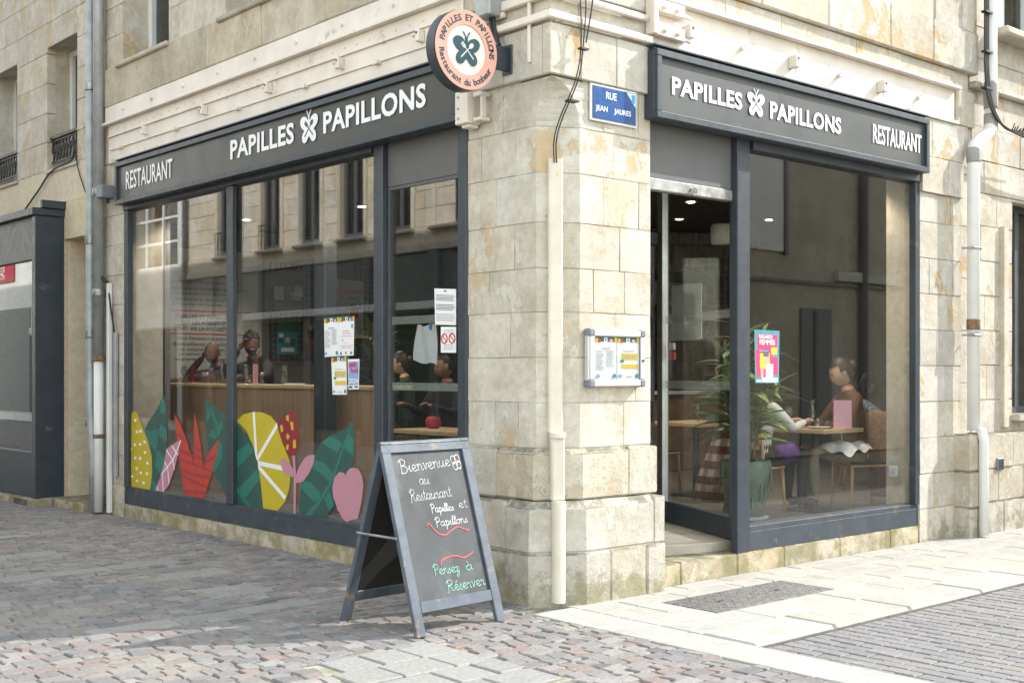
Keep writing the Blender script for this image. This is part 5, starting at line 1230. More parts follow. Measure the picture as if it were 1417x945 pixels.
G_ = {'a': (1.15, [[(.85, .85), (.5, 1), (.1, .7), (.1, .25), (.4, 0), (.75, .25), (.88, .9)], [(.88, 1), (.86, .2), (1.0, 0), (1.15, .15)]]),
 'e': (.95, [[(0, .3), (.5, .5), (.78, .8), (.5, 1), (.15, .75), (.15, .25), (.5, 0), (.95, .2)]]),
 'i': (.6, [[(0, .3), (.25, 1), (.25, .2), (.42, 0), (.6, .2)], [(.28, 1.35), (.30, 1.42)]]),
 'n': (1.1, [[(0, .8), (.15, 1), (.2, 0)], [(.2, .6), (.5, 1), (.75, .8), (.78, .2), (.92, 0), (1.1, .2)]]),
 'v': (.85, [[(0, .9), (.12, 1), (.35, 0), (.65, .95), (.85, .9)]]),
 'u': (1.1, [[(0, .6), (.12, 1), (.12, .3), (.35, 0), (.68, .3), (.78, 1)], [(.78, 1), (.78, .2), (.95, 0), (1.1, .2)]]),
 'r': (.85, [[(0, .6), (.2, 1.05), (.25, .85), (.52, .85), (.48, .2), (.64, 0), (.85, .2)]]),
 's': (.7, [[(0, .2), (.42, 1), (.4, .8), (.62, .3), (.38, 0), (.1, .1)]]),
 't': (.7, [[(.3, 1.7), (.28, .25), (.45, 0), (.7, .2)], [(0, 1.15), (.62, 1.15)]]),
 'l': (.55, [[(0, .3), (.45, 1.5), (.32, 1.95), (.18, 1.5), (.22, .2), (.38, 0), (.55, .25)]]),
 'p': (1.0, [[(.05, .8), (.22, 1), (.22, -.9)], [(.22, .7), (.52, 1), (.82, .7), (.72, .2), (.45, 0), (.22, .2)], [(.72, .15), (1.0, .2)]]),
 'o': (.95, [[(.5, 1), (.12, .75), (.12, .25), (.45, 0), (.78, .3), (.72, .8), (.48, 1), (.7, .85), (.95, .9)]]),
 'z': (.95, [[(0, .9), (.5, 1), (.75, .85), (.2, .1), (.6, .1), (.68, -.4), (.4, -.9), (.15, -.6), (.95, .25)]]),
 'B': (1.5, [[(.25, 2), (.3, -.3)], [(-.15, 1.6), (.4, 2.1), (1.05, 1.8), (.9, 1.25), (.35, 1.05), (1.1, .95), (1.25, .35), (.8, -.1), (.1, .05)]]),
 'P': (1.15, [[(.3, 1.9), (.25, -.2)], [(-.1, 1.5), (.4, 2.05), (1.0, 1.8), (.95, 1.2), (.3, .95)]]),
 'R': (1.35, [[(.3, 1.9), (.2, 0), (-.1, -.1)], [(-.1, 1.5), (.45, 2.05), (1.05, 1.75), (.9, 1.2), (.3, 1.0), (.7, .8), (.95, .15), (1.35, .1)]]),
 ' ': (.7, [])}
fp_ = (tuple(Pa), tuple(ux), tuple(uf), tuple(nf))
def chalk(s, u, v, size, mat, wid, slope=0, r=.0018):
    tot = sum(G_[{'é': 'e', 'à': 'a'}.get(c, c)][0] for c in s); k = wid/tot; x = u; m = MB()
    o, a, b, n = (Vector(q) for q in fp_)
    def st(pts): 
        q = smooth_curve([(x+p[0]*k, v+(x-u)*slope+p[1]*size, 0) for p in pts], 4) if len(pts) > 2 else [Vector((x+p[0]*k, v+(x-u)*slope+p[1]*size, 0)) for p in pts]
        m.tube([tuple(o+a*p.x+b*p.y-n*.0155) for p in q], r, 5)
    for c in s:
        base = {'é': 'e', 'à': 'a'}.get(c, c); w_, sts = G_[base]
        for p in sts: st(p)
        if c == 'é': st([(.4, 1.3), (.7, 1.7)])
        if c == 'à': st([(.25, 1.7), (.55, 1.3)])
        x += w_*k
    m.build('chalk_writing', mat, pn)
chalk('Bienvenue', .125, .985, .040, 'chalk_white', .42, .06, .0022)
chalk('au', .26, .905, .034, 'chalk_white', .085)
chalk('Restaurant', .165, .805, .036, 'chalk_white', .34, .03)
chalk('Papilles', .31, .725, .026, 'chalk_white', .19, 0, .0023); chalk('et', .545, .735, .030, 'chalk_white', .075, 0)
chalk('Papillons', .325, .635, .028, 'chalk_white', .27, .02, .0023)
chalk('Pensez', .235, .345, .032, 'chalk_green', .21, 0, .0024); chalk('à', .50, .345, .032, 'chalk_green', .06, 0, .0024)
chalk('Réserver', .315, .235, .034, 'chalk_green', .32, .02, .0024)
def squig(pts, mat, r=.004):
    o, a, b, n = (Vector(q) for q in fp_)
    MB().tube([tuple(o+a*p.x+b*p.y-n*.0155) for p in smooth_curve([(x, y, 0) for x, y in pts], 6)], r, 5).build('chalk_line', mat, pn)
squig([(.255, .64), (.27, .66), (.32, .60), (.38, .578), (.44, .60), (.50, .618), (.57, .592), (.59, .60)], 'chalk_pink')
squig([(.30, .395), (.32, .43), (.42, .445), (.50, .425), (.57, .445), (.585, .455)], 'chalk_pink')
for cx, cy in ((.575, 1.045), (.61, 1.05), (.585, 1.005), (.615, 1.01)): squig([(cx+.02*math.cos(t), cy+.026*math.sin(t)) for t in range(7)], 'chalk_white', .003)
squig([(.58, 1.03), (.60, 1.04), (.61, 1.03)], 'chalk_pink', .004)
# ================================================================= INTERIOR FITTINGS
ctr = thing('bar_counter', 'oak clad bar counter behind the long window with two men seated at it', 'counter', (1.1, 5.9, FZ))
for k in range(16):
    a = 3.45+k*.304; MB().box(1.0, 1.03, a+.002, a+.302, FZ, 1.378, .002).build('front_board', 'counter_wood', ctr)
MB().box(.965, 1.42, 3.43, 8.34, 1.38, 1.42, .006).build('worktop', 'table_oak', ctr)
MB().box(1.031, 1.06, 3.46, 8.30, FZ, 1.379).build('core', 'slat_wood', ctr)
col_ = thing('column', 'slim slate painted steel column behind the window menus', 'column', (.78, 3.95, FZ))
MB().box(.72, .86, 3.86, 4.06, FZ, 3.5, .01).build('shaft', 'slate_paint', col_)
MB().box(.70, .88, 3.84, 4.08, FZ, FZ+.02, .004).build('base_plate', 'steel_dark', col_)
FW = ((0, 9.199, 0), (1, 0, 0), (0, 0, 1), (0, -1, 0))
wt = thing('wall_text_panel', 'grey wall panel printed with dark French text between two red lines', 'wall text', (2.2, 9.19, 1.6))
MB().box(1.35, 3.10, 9.185, 9.198, 1.45, 3.2).build('panel', 'paper_grey', wt)
FT = ((0, 9.184, 0), (1, 0, 0), (0, 0, 1), (0, -1, 0)); m = MB()
tl = [("L'association APEI du Libournais gère", 2.75, 1.15, 0), ("des établissements et services afin d'assurer", 2.67, 1.32, 0), ("l'accompagnement des enfants,", 2.595, .86, 0), ("des adultes et des travailleurs", 2.525, .88, 0), ("en situation de handicap mental", 2.45, .96, 0),
      ('PAPILLES ET PAPILLONS', 2.285, .86, .012), ('EST UN ATELIER DE', 2.21, .68, .012), ("L'ESAT DE LA BALLASTIÈRE", 2.135, .92, .012),
      ('Nous fonctionnons grâce à la', 1.995, .82, .008), ('bienveillance collective et', 1.925, .92, .008), ('une collaboration avec les', 1.855, .82, .008), ('proches aidants, les', 1.785, .78, .008), ('experts et les actions', 1.715, .88, .008)]
for s, z, wd, bo in tl: put_text(m, s, FT, 2.24-wd/2, 2.24+wd/2, z-.022, z+.032, .003, bo)
m.build('lettering', 'print_dark', wt)
MB().box(1.62, 2.92, 9.180, 9.184, 2.365, 2.378).box(1.62, 2.92, 9.180, 9.184, 2.058, 2.071).build('red_line', 'print_red', wt)
def mesh_grid(x0, x1, z0, z1, label):
    t = thing('wire_grid', label, 'wire grid', (x0, 9.16, z0)); m = MB(); s = .085
    k = 0
    while x0+k*s <= x1+.001: m.box(x0+k*s-.006, x0+k*s+.006, 9.155, 9.165, z0, z1); k += 1
    k = 0
    while z0+k*s <= z1+.001: m.box(x0, x1, 9.148, 9.156, z0+k*s-.006, z0+k*s+.006); k += 1
    m.build('wires', 'steel_dark', t); MB().box(x0-.012, x0+.012, 9.15, 9.168, z0, z1).box(x1-.012, x1+.012, 9.15, 9.168, z0, z1).build('frame', 'steel_dark', t)
mesh_grid(3.22, 4.15, 1.72, 3.08, 'black wire display grid on the back wall beside the wall text')
mesh_grid(4.64, 5.12, 1.70, 3.15, 'narrow black wire display grid further right on the back wall')
FP = ((0, 9.14, 0), (1, 0, 0), (0, 0, 1), (0, -1, 0))
rect = lambda a, b, c, d: [(a, c), (b, c), (b, d), (a, d)]
pm('poster_brown', (.10, .05, .03), .7, .3, 14)
sheet('wall_poster', 'dark photo poster of three people hung high on the wire grid', 'poster', FP, rect(3.24, 3.75, 2.38, 3.0), [(.05, .02, .95, .24, 'slat_wood'), (.0, .8, 1, 1, 'poster_brown'), (.06, .3, .36, .6, 'paper_grey'), (.12, .6, .28, .74, 'dark_cloth'), (.42, .42, .62, .66, 'poster_brown'), (.45, .62, .62, .80, 'hair_black'), (.70, .4, .96, .62, 'paper_grey'), (.72, .64, .9, .84, 'hair_black'), (.74, .56, .88, .66, 'print_skin')], 'dark_cloth',
      extra=[("L'ENGAGEZ", .55, .98, .40, .48, 'paper', .02), ('POUR', .62, .9, .30, .38, 'paper', .02)])
sheet('wall_poster', 'teal leaflet with small pictures hung low on the wire grid', 'poster', FP, rect(3.31, 3.66, 1.80, 2.28), [(0, .68, 1, 1, 'print_green'), (0, 0, 1, .68, 'print_teal'), (.1, .5, .3, .62, 'paper'), (.1, .34, .3, .46, 'print_navy'), (.4, .36, .6, .5, 'paper_grey'), (.65, .26, .85, .44, 'dark_cloth'), (.2, .08, .8, .2, 'paper')], 'print_teal')
sheet('wall_poster', 'poster with a red table scene beside the teal leaflet', 'poster', FP, rect(3.76, 4.12, 1.80, 2.33), [(0, .0, 1, .32, 'poster_brown'), (.1, .34, .8, .44, 'banner_red'), (.15, .44, .45, .72, 'dark_cloth'), (.2, .66, .36, .8, 'print_skin'), (.55, .5, .85, .78, 'paper_grey')], 'wall_interior')
sheet('wall_poster', 'pale poster with red and dark lettering between the two wire grids', 'poster', FP, rect(4.30, 4.78, 2.08, 2.90), [(.0, .88, .18, 1, 'print_yellow'), (.5, .32, .8, .5, 'print_red'), (.55, .16, .75, .32, 'print_blue'), (.1, .36, .4, .42, 'print_grey')], 'paper_grey',
      extra=[('QUINZAINE', .06, .92, .74, .84, 'print_red', .025), ('DU VIVRE', .1, .86, .62, .72, 'print_green', .025), ('ENSEMBLE', .06, .92, .50, .6, 'print_dark', .025)])
ez = thing('easel_board', 'black chalkboard in an oak frame behind the bar counter', 'chalkboard', (3.6, 7.6, FZ))
MB().box(3.48, 3.92, 7.60, 7.62, 1.1, 2.0).build('board', 'board_black', ez)
MB().box(3.44, 3.48, 7.585, 7.63, FZ, 2.03).box(3.92, 3.96, 7.585, 7.63, FZ, 2.03).box(3.48, 3.92, 7.585, 7.63, 2.0, 2.04).box(3.48, 3.92, 7.585, 7.63, 1.06, 1.1).build('frame', 'wood_light', ez)
# slatted screen, bar back and lamp seen through the entrance glass
ss = thing('slat_screen', 'row of hanging dark wooden slats under the ceiling beyond the entrance', 'slat screen', (7.4, 5, 2.95))
for k in range(19): MB().box(6.3+k*.14, 6.36+k*.14, 5.0, 5.10, 2.98, 3.46, .004).build('slat', 'slat_wood', ss)
MB().box(6.2, 9.0, 4.98, 5.12, 2.92, 2.979).build('rail', 'slat_wood', ss)
bkr = thing('back_bar', 'dark wooden back bar with bottles seen through the entrance glass', 'bar', (7.8, 6.2, FZ))
MB().box(6.2, 9.45, 6.3, 6.4, FZ, 3.5).build('panel', 'slat_wood', bkr)
for z in (1.42, 2.05, 2.5): MB().box(6.3, 9.4, 6.02, 6.299, z-.03, z, .004).build('shelf', 'slat_wood', bkr)
MB().box(6.2, 9.4, 5.0, 5.5, FZ, 1.25, .01).build('front', 'slat_wood', bkr)
MB().box(6.15, 9.4, 4.95, 5.55, 1.251, 1.29, .004).build('worktop', 'paper_grey', bkr)
MB().box(6.4, 9.2, 6.25, 6.299, 2.56, 2.9).build('light_panel', 'paper_grey', bkr)
for k in range(16):
    x = 6.5+k*.17; bt = thing('bottle', 'small dark bottle in the row on the back bar shelf', 'bottle', (x, 6.14, 2.05), 'bottles on the back bar')
    MB().lathe([(.034, 0), (.036, .17), (.014, .22), (.013, .28)], (x, 6.14, 2.0505), 10).build('glass', ('green_cloth', 'slat_wood', 'glassware')[k % 3], bt, True)
pl = thing('pendant_lamp', 'cream drum pendant lamp hanging inside the entrance', 'lamp', (4.77, 2.39, 3.5))
MB().lathe([(.05, -.13), (.125, -.12), (.13, .06), (.10, .09), (.02, .1)], (4.77, 2.39, 3.04), 20).build('shade', 'off_white', pl, True)
MB().tube([(4.77, 2.39, 3.14), (4.77, 2.39, 3.5)], .006, 6).build('cord', 'cable_black', pl)
wpn = thing('glass_panel_sign', 'blank white framed panel stuck on the entrance glass', 'panel', tuple(A0+du*.95+Vector((0, 0, 1.83))))
MB().plate([(.65, 1.825), (1.253, 1.826), (1.253, 2.318), (.65, 2.30)], fr_s, .006, -.022).build('sheet', 'paper_grey', wpn)
m = MB()
for a in (.66, 1.2):
    for z in (1.84, 2.20): MB().plate([(a, z), (a+.04, z), (a+.04, z+.09), (a, z+.09)], fr_s, .002, -.028).build('tape', 'paper', wpn)
cp = thing('alarm_button', 'red emergency call button box on the entrance frame', 'alarm button', tuple(A0+du*1.30+Vector((0, 0, 1.62))))
MB().plate([(1.19, 1.66), (1.30, 1.66), (1.30, 1.73), (1.19, 1.73)], fr_s, .02, -.03).build('box', 'red_plastic', cp)
MB().plate([(1.20, 1.75), (1.29, 1.75), (1.29, 1.81), (1.20, 1.81)], fr_s, .02, -.03).build('cover', 'white_pvc', cp)
# downlights in the ceiling (lit)
for k, (x, y) in enumerate(((3.47, .68), (4.49, .68), (.75, 6.45), (.75, 5.3), (.75, 3.2), (2.6, 3.2), (2.6, 6.0), (5.2, 3.2), (2.2, 8.0), (7.2, 3.6))):
    t = thing('downlight', ('small round lit downlight in the ceiling behind the right window, left one', 'small round lit downlight in the ceiling behind the right window, right one', 'lit ceiling downlight above the bar counter at the left pane', 'lit ceiling downlight above the bar counter near the mullion')[k] if k < 4 else 'small round lit ceiling downlight further inside the restaurant', 'ceiling light', (x, y, 3.49), 'ceiling downlights')
    MB().lathe([(.075, -.012), (.078, -.004), (.078, -.0005)], (x, y, 3.5), 18).build('trim', 'white_pvc', t)
    MB().lathe([(.042, -.016), (.042, -.0125)], (x, y, 3.5), 18).build('lens', 'lamp_glow', t)
    ld = bpy.data.lights.new('downlight_beam', 'SPOT'); ld.energy = 34; ld.spot_size = R_(115); ld.spot_blend = .6; ld.shadow_soft_size = .05; ld.color = (1, .86, .68)
    lo = bpy.data.objects.new('downlight_beam', ld); COL.objects.link(lo); lo.parent = t; lo.location = (0, 0, -.03)
# ---------------------------------------------------------------- chairs and tables
def table(label, x, y, sx, sy, rz=0, h=.80):
    t = thing('dining_table', label, 'table', (x, y, FZ), 'oak dining tables'); t.rotation_euler.z = rz; t['_b'] = (0., 0., 0.)
    MB().box(-sx/2, sx/2, -sy/2, sy/2, h-.04, h, .005).build('tabletop', 'table_oak', t)
    MB().tube([(0, 0, .02), (0, 0, h-.04)], .035, 12).build('pedestal', 'steel_dark', t)
    MB().box(-.22, .22, -.22, .22, 0, .02, .006).build('base', 'steel_dark', t)
    return t
def chair(label, x, y, rz, sh=.46, group='oak dining chairs', cat='chair', name='dining_chair'):
    t = thing(name, label, cat, (x, y, FZ), group); t.rotation_euler.z = rz; t['_b'] = (0., 0., 0.)
    MB().box(-.21, .21, -.21, .20, sh-.045, sh-.02, .008).build('seat', 'wood_chair', t)
    MB().box(-.195, .195, -.195, .185, sh-.0195, sh+.01, .012).build('cushion', 'chair_black', t)
    for sx in (-1, 1):
        MB().tube([(sx*.20, -.21, 0), (sx*.185, -.185, sh-.045)], [.014, .02], 8).build('leg', 'wood_chair', t, True)
        MB().tube([(sx*.20, .24, 0), (sx*.185, .19, sh-.045), (sx*.19, .21, sh+.15), (sx*.19, .25, sh+.34)], [.014, .02, .017, .014], 8).build('leg', 'wood_chair', t, True)
    pts = [(-.20, .245), (-.12, .285), (0, .30), (.12, .285), (.20, .245)]
    m = MB(); n = len(pts)
    m.loft([[(a, b-.012, z) for a, b in pts]+[(a, b+.012, z+.002) for a, b in reversed(pts)] for z in (sh+.22, sh+.37)]); m.build('backrest', 'wood_chair', t, True)
    return t
def stool(label, x, y, rz, sh):
    t = thing('bar_stool', label, 'stool', (x, y, FZ), 'bar stools'); t.rotation_euler.z = rz; t['_b'] = (0., 0., 0.)
    MB().box(-.18, .18, -.18, .18, sh-.03, sh+.01, .012).build('seat', 'chair_black', t)
    for sx in (-1, 1):
        for sy in (-1, 1): MB().tube([(sx*.2, sy*.2, 0), (sx*.15, sy*.15, sh-.03)], .014, 8).build('leg', 'wood_chair', t, True)
    MB().box(-.19, .19, -.19, -.17, sh-.44, sh-.42).build('footrest', 'steel_dark', t)
    return t
# ---------------------------------------------------------------- people
def hand(parts, w, d, up, curl=.5, side=1):
    d = d.normalized(); s = d.cross(up).normalized(); up = s.cross(d).normalized()
    m = MB(); pr = []
    for k, (t, a, b) in enumerate(((0, .024, .020), (.035, .036, .017), (.085, .040, .014))):
        c = w+d*t; pr.append([tuple(c+s*(a*math.cos(q*.7854))+up*(b*math.sin(q*.7854))) for q in range(8)])
    m.loft(pr)
    for k in range(4):
        L = (.062, .072, .068, .052)[k]; b = w+d*.082+s*((k-1.5)*.0195)
        q1 = b+(d*math.cos(curl*.5)-up*math.sin(curl*.5))*L*.5; q2 = q1+(d*math.cos(curl*1.5)-up*math.sin(curl*1.5))*L*.5
        m.tube([b, q1, q2], [.0095, .0088, .007], 6)
    b = w+d*.03+s*(-side*.032); q1 = b+(d*.6-s*side*.6-up*.3)*.04; q2 = q1+(d*.9-s*side*.1-up*.4)*.032
    m.tube([b, q1, q2], [.012, .0105, .008], 6)
    parts.append(m)
def head_verts(nu=26, nv=20):
    vs = []; fs = []
    def f(x, y, z):
        X, Y, Z = x*.073, y*.094, z*.115
        if z < 0: k = 1-.30*(-z)**1.6; X *= k; Y = Y*(1-.18*(-z)**2)-(.012*(-z) if y < 0 else -.01*(-z))
        if y > 0: X *= 1.04; Z *= 1.0
        g = lambda cx, cz, sx, sz: math.exp(-((x-cx)/sx)**2-((z-cz)/sz)**2) if y < 0 else 0
        Y -= .020*g(0, -.22, .13, .16)+.010*g(0, -.02, .10, .2)       # nose
        Y += .009*(g(.36, .05, .18, .10)+g(-.36, .05, .18, .10))       # eye sockets
        Y -= .006*(g(.34, .22, .3, .08)+g(-.34, .22, .3, .08))         # brow
        Y -= .006*g(0, -.50, .25, .07)-.004*g(0, -.62, .3, .05)        # lips
        Y -= .006*g(0, -.80, .25, .12)                                  # chin
        return (X, Y, Z)
    sph = [(0, 0, -1)]
    for j in range(1, nv):
        t = -math.pi/2+math.pi*j/nv
        for i in range(nu): a = 2*math.pi*i/nu; sph.append((math.cos(t)*math.cos(a), math.cos(t)*math.sin(a), math.sin(t)))
    sph.append((0, 0, 1)); L = len(sph)-1
    fs = [(0, 1+(i+1) % nu, 1+i) for i in range(nu)]
    for j in range(nv-2):
        for i in range(nu): fs.append((1+j*nu+i, 1+j*nu+(i+1) % nu, 1+(j+1)*nu+(i+1) % nu, 1+(j+1)*nu+i))
    fs += [(1+(nv-2)*nu+i, 1+(nv-2)*nu+(i+1) % nu, L) for i in range(nu)]
    return sph, [f(*p) for p in sph], fs
HS = head_verts()
def person(label, x, y, rz, sh, mats, arms, lean=.1, yaw=0., pitch=0., hair='short', beard=False, knee=.43, scale=1.0):
    top, bottom, skin, hairm, shoe = mats
    t = thing('person', label, 'person', (x, y, FZ), 'diners'); t.rotation_euler.z = rz; t['_b'] = (0., 0., 0.)
    t.scale = (scale, scale, scale)
    hip = Vector((0, 0, sh+.10)); RT = Matrix.Rotation(lean, 4, 'X')
    T = lambda a, b, c: hip+RT @ (Vector((a, b, c))-Vector((0, 0, .10)))
    V = []; E = []; Rr = []; tg = []
    def v(p, r, par=None, tagn=0):
        V.append(Vector(p)); Rr.append(r if isinstance(r, tuple) else (r, r)); i = len(V)-1
        if par is not None: E.append((par, i)); tg.append((par, i, tagn))
        return i
    pel = v(hip, (.155, .115)); wa = v(T(0, 0, .24), (.135, .10), pel, 0); ch = v(T(0, .01, .42), (.155, .11), wa, 0)
    nb0 = v(T(0, .01, .555), (.075, .07), ch, 0); nk = v(T(0, -.015, .635), (.052, .055), nb0, 2)
    az = max(.085, sh-.40)
    for s, (el, wr) in zip((-1, 1), arms):
        so_ = v(T(s*.165, .01, .515), .066, ch, 0); e = v(el, .047, so_, 0); w0 = v(wr, .032, e, 0)
        h = v(T(0, 0, 0)+Vector((s*.095, -.03, -.01)), .092, pel, 1); k = v((s*.11, -knee, sh+.07), .066, h, 1)
        an = v((s*.11, -knee+.03, az), .042, k, 1); to = v((s*.115, -knee-.13, az-.042), (.038, .030), an, 3)
    me = bpy.data.meshes.new('sk'); me.from_pydata([tuple(p) for p in V], E, []); ob = bpy.data.objects.new('sk', me); COL.objects.link(ob)
    sk = ob.modifiers.new('s', 'SKIN'); sk.use_smooth_shade = True; sk.branch_smoothing = .6
    for i, r in enumerate(Rr): me.skin_vertices[0].data[i].radius = r
    me.skin_vertices[0].data[0].use_root = True
    su = ob.modifiers.new('d', 'SUBSURF'); su.levels = 2
    dg = bpy.context.evaluated_depsgraph_get(); ev = ob.evaluated_get(dg); em = ev.to_mesh()
    b = MB(); vv = [tuple(q.co) for q in em.vertices]; fs = [tuple(p.vertices) for p in em.polygons]
    b.add(vv, fs); ev.to_mesh_clear(); bpy.data.objects.remove(ob); bpy.data.meshes.remove(me)
    mi = []
    for f in b.f:
        c = sum((Vector(b.v[i]) for i in f), Vector())/len(f); best = (9, 0)
        for i, j, tn in tg:
            p, q = V[i], V[j]; u = max(0, min(1, (c-p).dot(q-p)/((q-p).length_squared+1e-9))); r_ = max(Rr[i][0]*(1-u)+Rr[j][0]*u, .02)
            dd_ = (c-p.lerp(q, u)).length/r_
            if dd_ < best[0]: best = (dd_, tn)
        mi.append(best[1])
    b.mi = mi
    # head, ears, hands join the same mesh
    HM = Matrix.Translation(T(0, -.035, .735)) @ Matrix.Rotation(yaw, 4, 'Z') @ Matrix.Rotation(pitch, 4, 'X')
    b.M = HM; b.cur = 2; b.add(HS[1], HS[2])
    for s in (-1, 1): b.ell((s*.074, .012, -.005), (.010, .022, .032), 8, 6)
    b.cur = 4
    for s in (-1, 1): b.ell((s*.030, -.082, .006), (.012, .007, .0055), 8, 5)
    b.cur = 5; b.ell((0, -.0905, -.059), (.024, .008, .0075), 8, 5)
    b.M = None; b.cur = 2
    for s, (el, wr) in zip((-1, 1), arms):
        pp = []; hand(pp, Vector(wr), (Vector(wr)-Vector(el)), Vector((0, .2, 1)), .6, s); b.add(pp[0].v, pp[0].f)
    o = b.build('body', [top, bottom, skin, shoe, 'eye_dark', 'lip'], t, True)
    if hair:
        m = MB(HM); sph, hv, hf = HS; keep = []
        def hl(p):
            x_, y_, z_ = p
            if hair == 'bald': return False
            if y_ < -.25: return z_ > (.50 if hair == 'short' else .36)
            if y_ < .15: return z_ > (.18 if hair == 'short' else -.05)
            return z_ > -.42
        vs2 = []
        for p, q in zip(sph, hv):
            k = 1.10 if hair == 'short' else 1.13
            n_ = noise.noise(Vector(p)*4)*.05
            vs2.append((q[0]*(k+n_), q[1]*(k+n_)+.004, q[2]*(k+n_)+.002))
        keep = [f for f in hf if all(hl(sph[i]) for i in f)]
        if keep: m.add(vs2, keep)
        if hair == 'long': m.ell((0, .085, -.09), (.075, .05, .15), 12, 8)
        if hair == 'bun': m.ell((0, .115, .03), (.045, .04, .045), 12, 8); m.ell((0, .06, -.02), (.07, .05, .075), 12, 8)
        if hair == 'curly':
            for k in range(60):
                a = random.uniform(0, 6.28); z_ = random.uniform(.35, 1); r_ = math.sqrt(1-z_*z_)
                m.ell((r_*math.cos(a)*.074, r_*math.sin(a)*.092, z_*.128), (.017, .017, .02), 6, 4)
        if beard:
            bf = [f for f in hf if all(sph[i][2] < -.38 and sph[i][1] < .25 and sph[i][2] > -.97 for i in f)]
            m.add([(q[0]*1.05, q[1]*1.04, q[2]*1.05) for q in hv], bf)
        if m.v: m.build('hair', hairm, t, True)
    return t
HALF = math.pi/2
# two men at the bar (facing the street, -x): rotation so that local -y -> -x
person('man with short curly hair in a black jumper at the bar counter', 1.74, 6.80, -HALF+.4, .70, ('dark_cloth', 'dark_cloth', 'skin_brown', 'hair_black', 'leather_black'),
       [((-.24, -.36, 1.07), (-.06, -.28, 1.36)), ((.30, -.34, 1.08), (.14, -.56, 1.07))], .22, .75, .0, 'curly', True, scale=1.18)
person('bald bearded man in a dark plum jacket half hidden by the window mullion', 1.76, 7.74, -HALF, .62, ('maroon_cloth', 'dark_cloth', 'skin_tan', 'hair_black', 'leather_black'),
       [((-.26, -.32, 1.07), (-.10, -.20, 1.29)), ((.30, -.32, 1.08), (.12, -.54, 1.07))], .18, 1.25, .05, 'bald', True, scale=1.18)
stool('bar stool under the man in the black jumper', 1.74, 6.80, -HALF, .80); stool('bar stool under the bald man', 1.76, 7.74, -HALF, .72)
person('young woman in a dark green top seen in profile behind the narrow pane', 2.25, 4.62, -2.45, .70, ('green_cloth', 'dark_cloth', 'skin_pale', 'hair_brown', 'leather_black'),
       [((-.24, -.2, .98), (-.16, -.40, 1.10)), ((.24, -.2, .98), (.16, -.40, 1.10))], .08, .0, .05, 'bun')
stool('bar stool under the woman in the green top', 2.25, 4.62, 2.7, .66)
person('person in a dark jacket half hidden by the notices on the narrow pane', 2.25, 3.92, -1.5, .66, ('dark_cloth', 'dark_cloth', 'skin_tan', 'hair_black', 'leather_black'),
       [((-.26, -.16, .92), (-.2, -.40, 1.0)), ((.26, -.16, .92), (.2, -.40, 1.0))], .05, -.5, .05, 'short')
stool('bar stool under the person in the dark jacket', 2.25, 3.92, -.9, .62)
# right window: woman in brown jacket facing -x
person('woman in a brown velvet jacket and khaki trousers reading at the window table', 4.92, .86, -HALF-.6, .44, ('brown_velvet', 'khaki', 'skin_pale', 'hair_brown', 'leather_black'),
       [((-.25, -.22, .70), (-.12, -.44, .735)), ((.25, -.22, .70), (.10, -.44, .735))], .16, -.15, .30, 'bun', scale=1.15)
person('person in a white knitted jumper mostly hidden behind the potted palm', 3.98, 1.32, HALF-.35, .50, ('knit_white', 'dark_cloth', 'skin_pale', 'hair_brown', 'leather_black'),
       [((-.25, -.22, .80), (-.12, -.44, .86)), ((.26, -.20, .80), (.12, -.42, .86))], .15, 0, .2, 'long')
person('woman in a blue striped shirt with long dark hair at the rear right table', 6.75, 1.95, HALF-.9, .47, ('striped_shirt', 'dark_cloth', 'skin_pale', 'hair_black', 'leather_black'),
       [((-.25, -.22, .80), (-.12, -.44, .86)), ((.26, -.20, .80), (.12, -.42, .86))], .05, .5, .05, 'long')
chair('oak chair under the woman in the brown jacket', 4.98, .85, -HALF-.5); chair('oak chair under the person in the white jumper', 3.94, 1.33, HALF+.15); chair('oak chair under the woman in the striped shirt', 6.75, 1.95, HALF-.9)
chair('empty oak chair left of the table behind the entrance glass', 4.15, 3.0, HALF); chair('empty oak chair at the far side of the table behind the entrance glass', 4.75, 3.35, 0)
table('oak window table between the two diners at the right window', 4.46, 1.02, .66, .66)
table('oak table laid with glasses behind the entrance glass', 4.72, 2.72, .75, .70)
table('oak table edge low behind the narrow pane', 1.30, 2.75, .55, .9, 0, .82)
table('oak table at the rear right beside the striped shirt', 7.4, 2.2, .7, .7)
# ---------------------------------------------------------------- things on tables
TZ = FZ+.80
def wineglass(x, y, z, label):
    t = thing('wine_glass', label, 'glass', (x, y, z), 'wine glasses')
    MB().lathe([(.032, .001), (.030, .004), (.005, .008), (.004, .085), (.020, .10), (.036, .13), (.038, .16), (.031, .205), (.029, .205), (.036, .16), (.034, .132), (.018, .104), (.001, .094)], (x, y, z), 14, False).build('bowl_and_stem', 'glassware', t, True)
def tumbler(x, y, z, label):
    t = thing('tumbler', label, 'glass', (x, y, z), 'tumblers')
    MB().lathe([(.001, .001), (.030, .001), (.036, .10), (.034, .10), (.028, .008), (.001, .008)], (x, y, z), 14, False).build('cup', 'glassware', t, True)
def carafe(x, y, z, label):
    t = thing('carafe', label, 'carafe', (x, y, z), 'water carafes')
    MB().lathe([(.001, .001), (.042, .002), (.044, .13), (.026, .17), (.028, .25), (.036, .27), (.033, .27), (.024, .245), (.022, .17), (.040, .128), (.038, .006), (.001, .006)], (x, y, z), 16, False).build('flask', 'glassware', t, True)
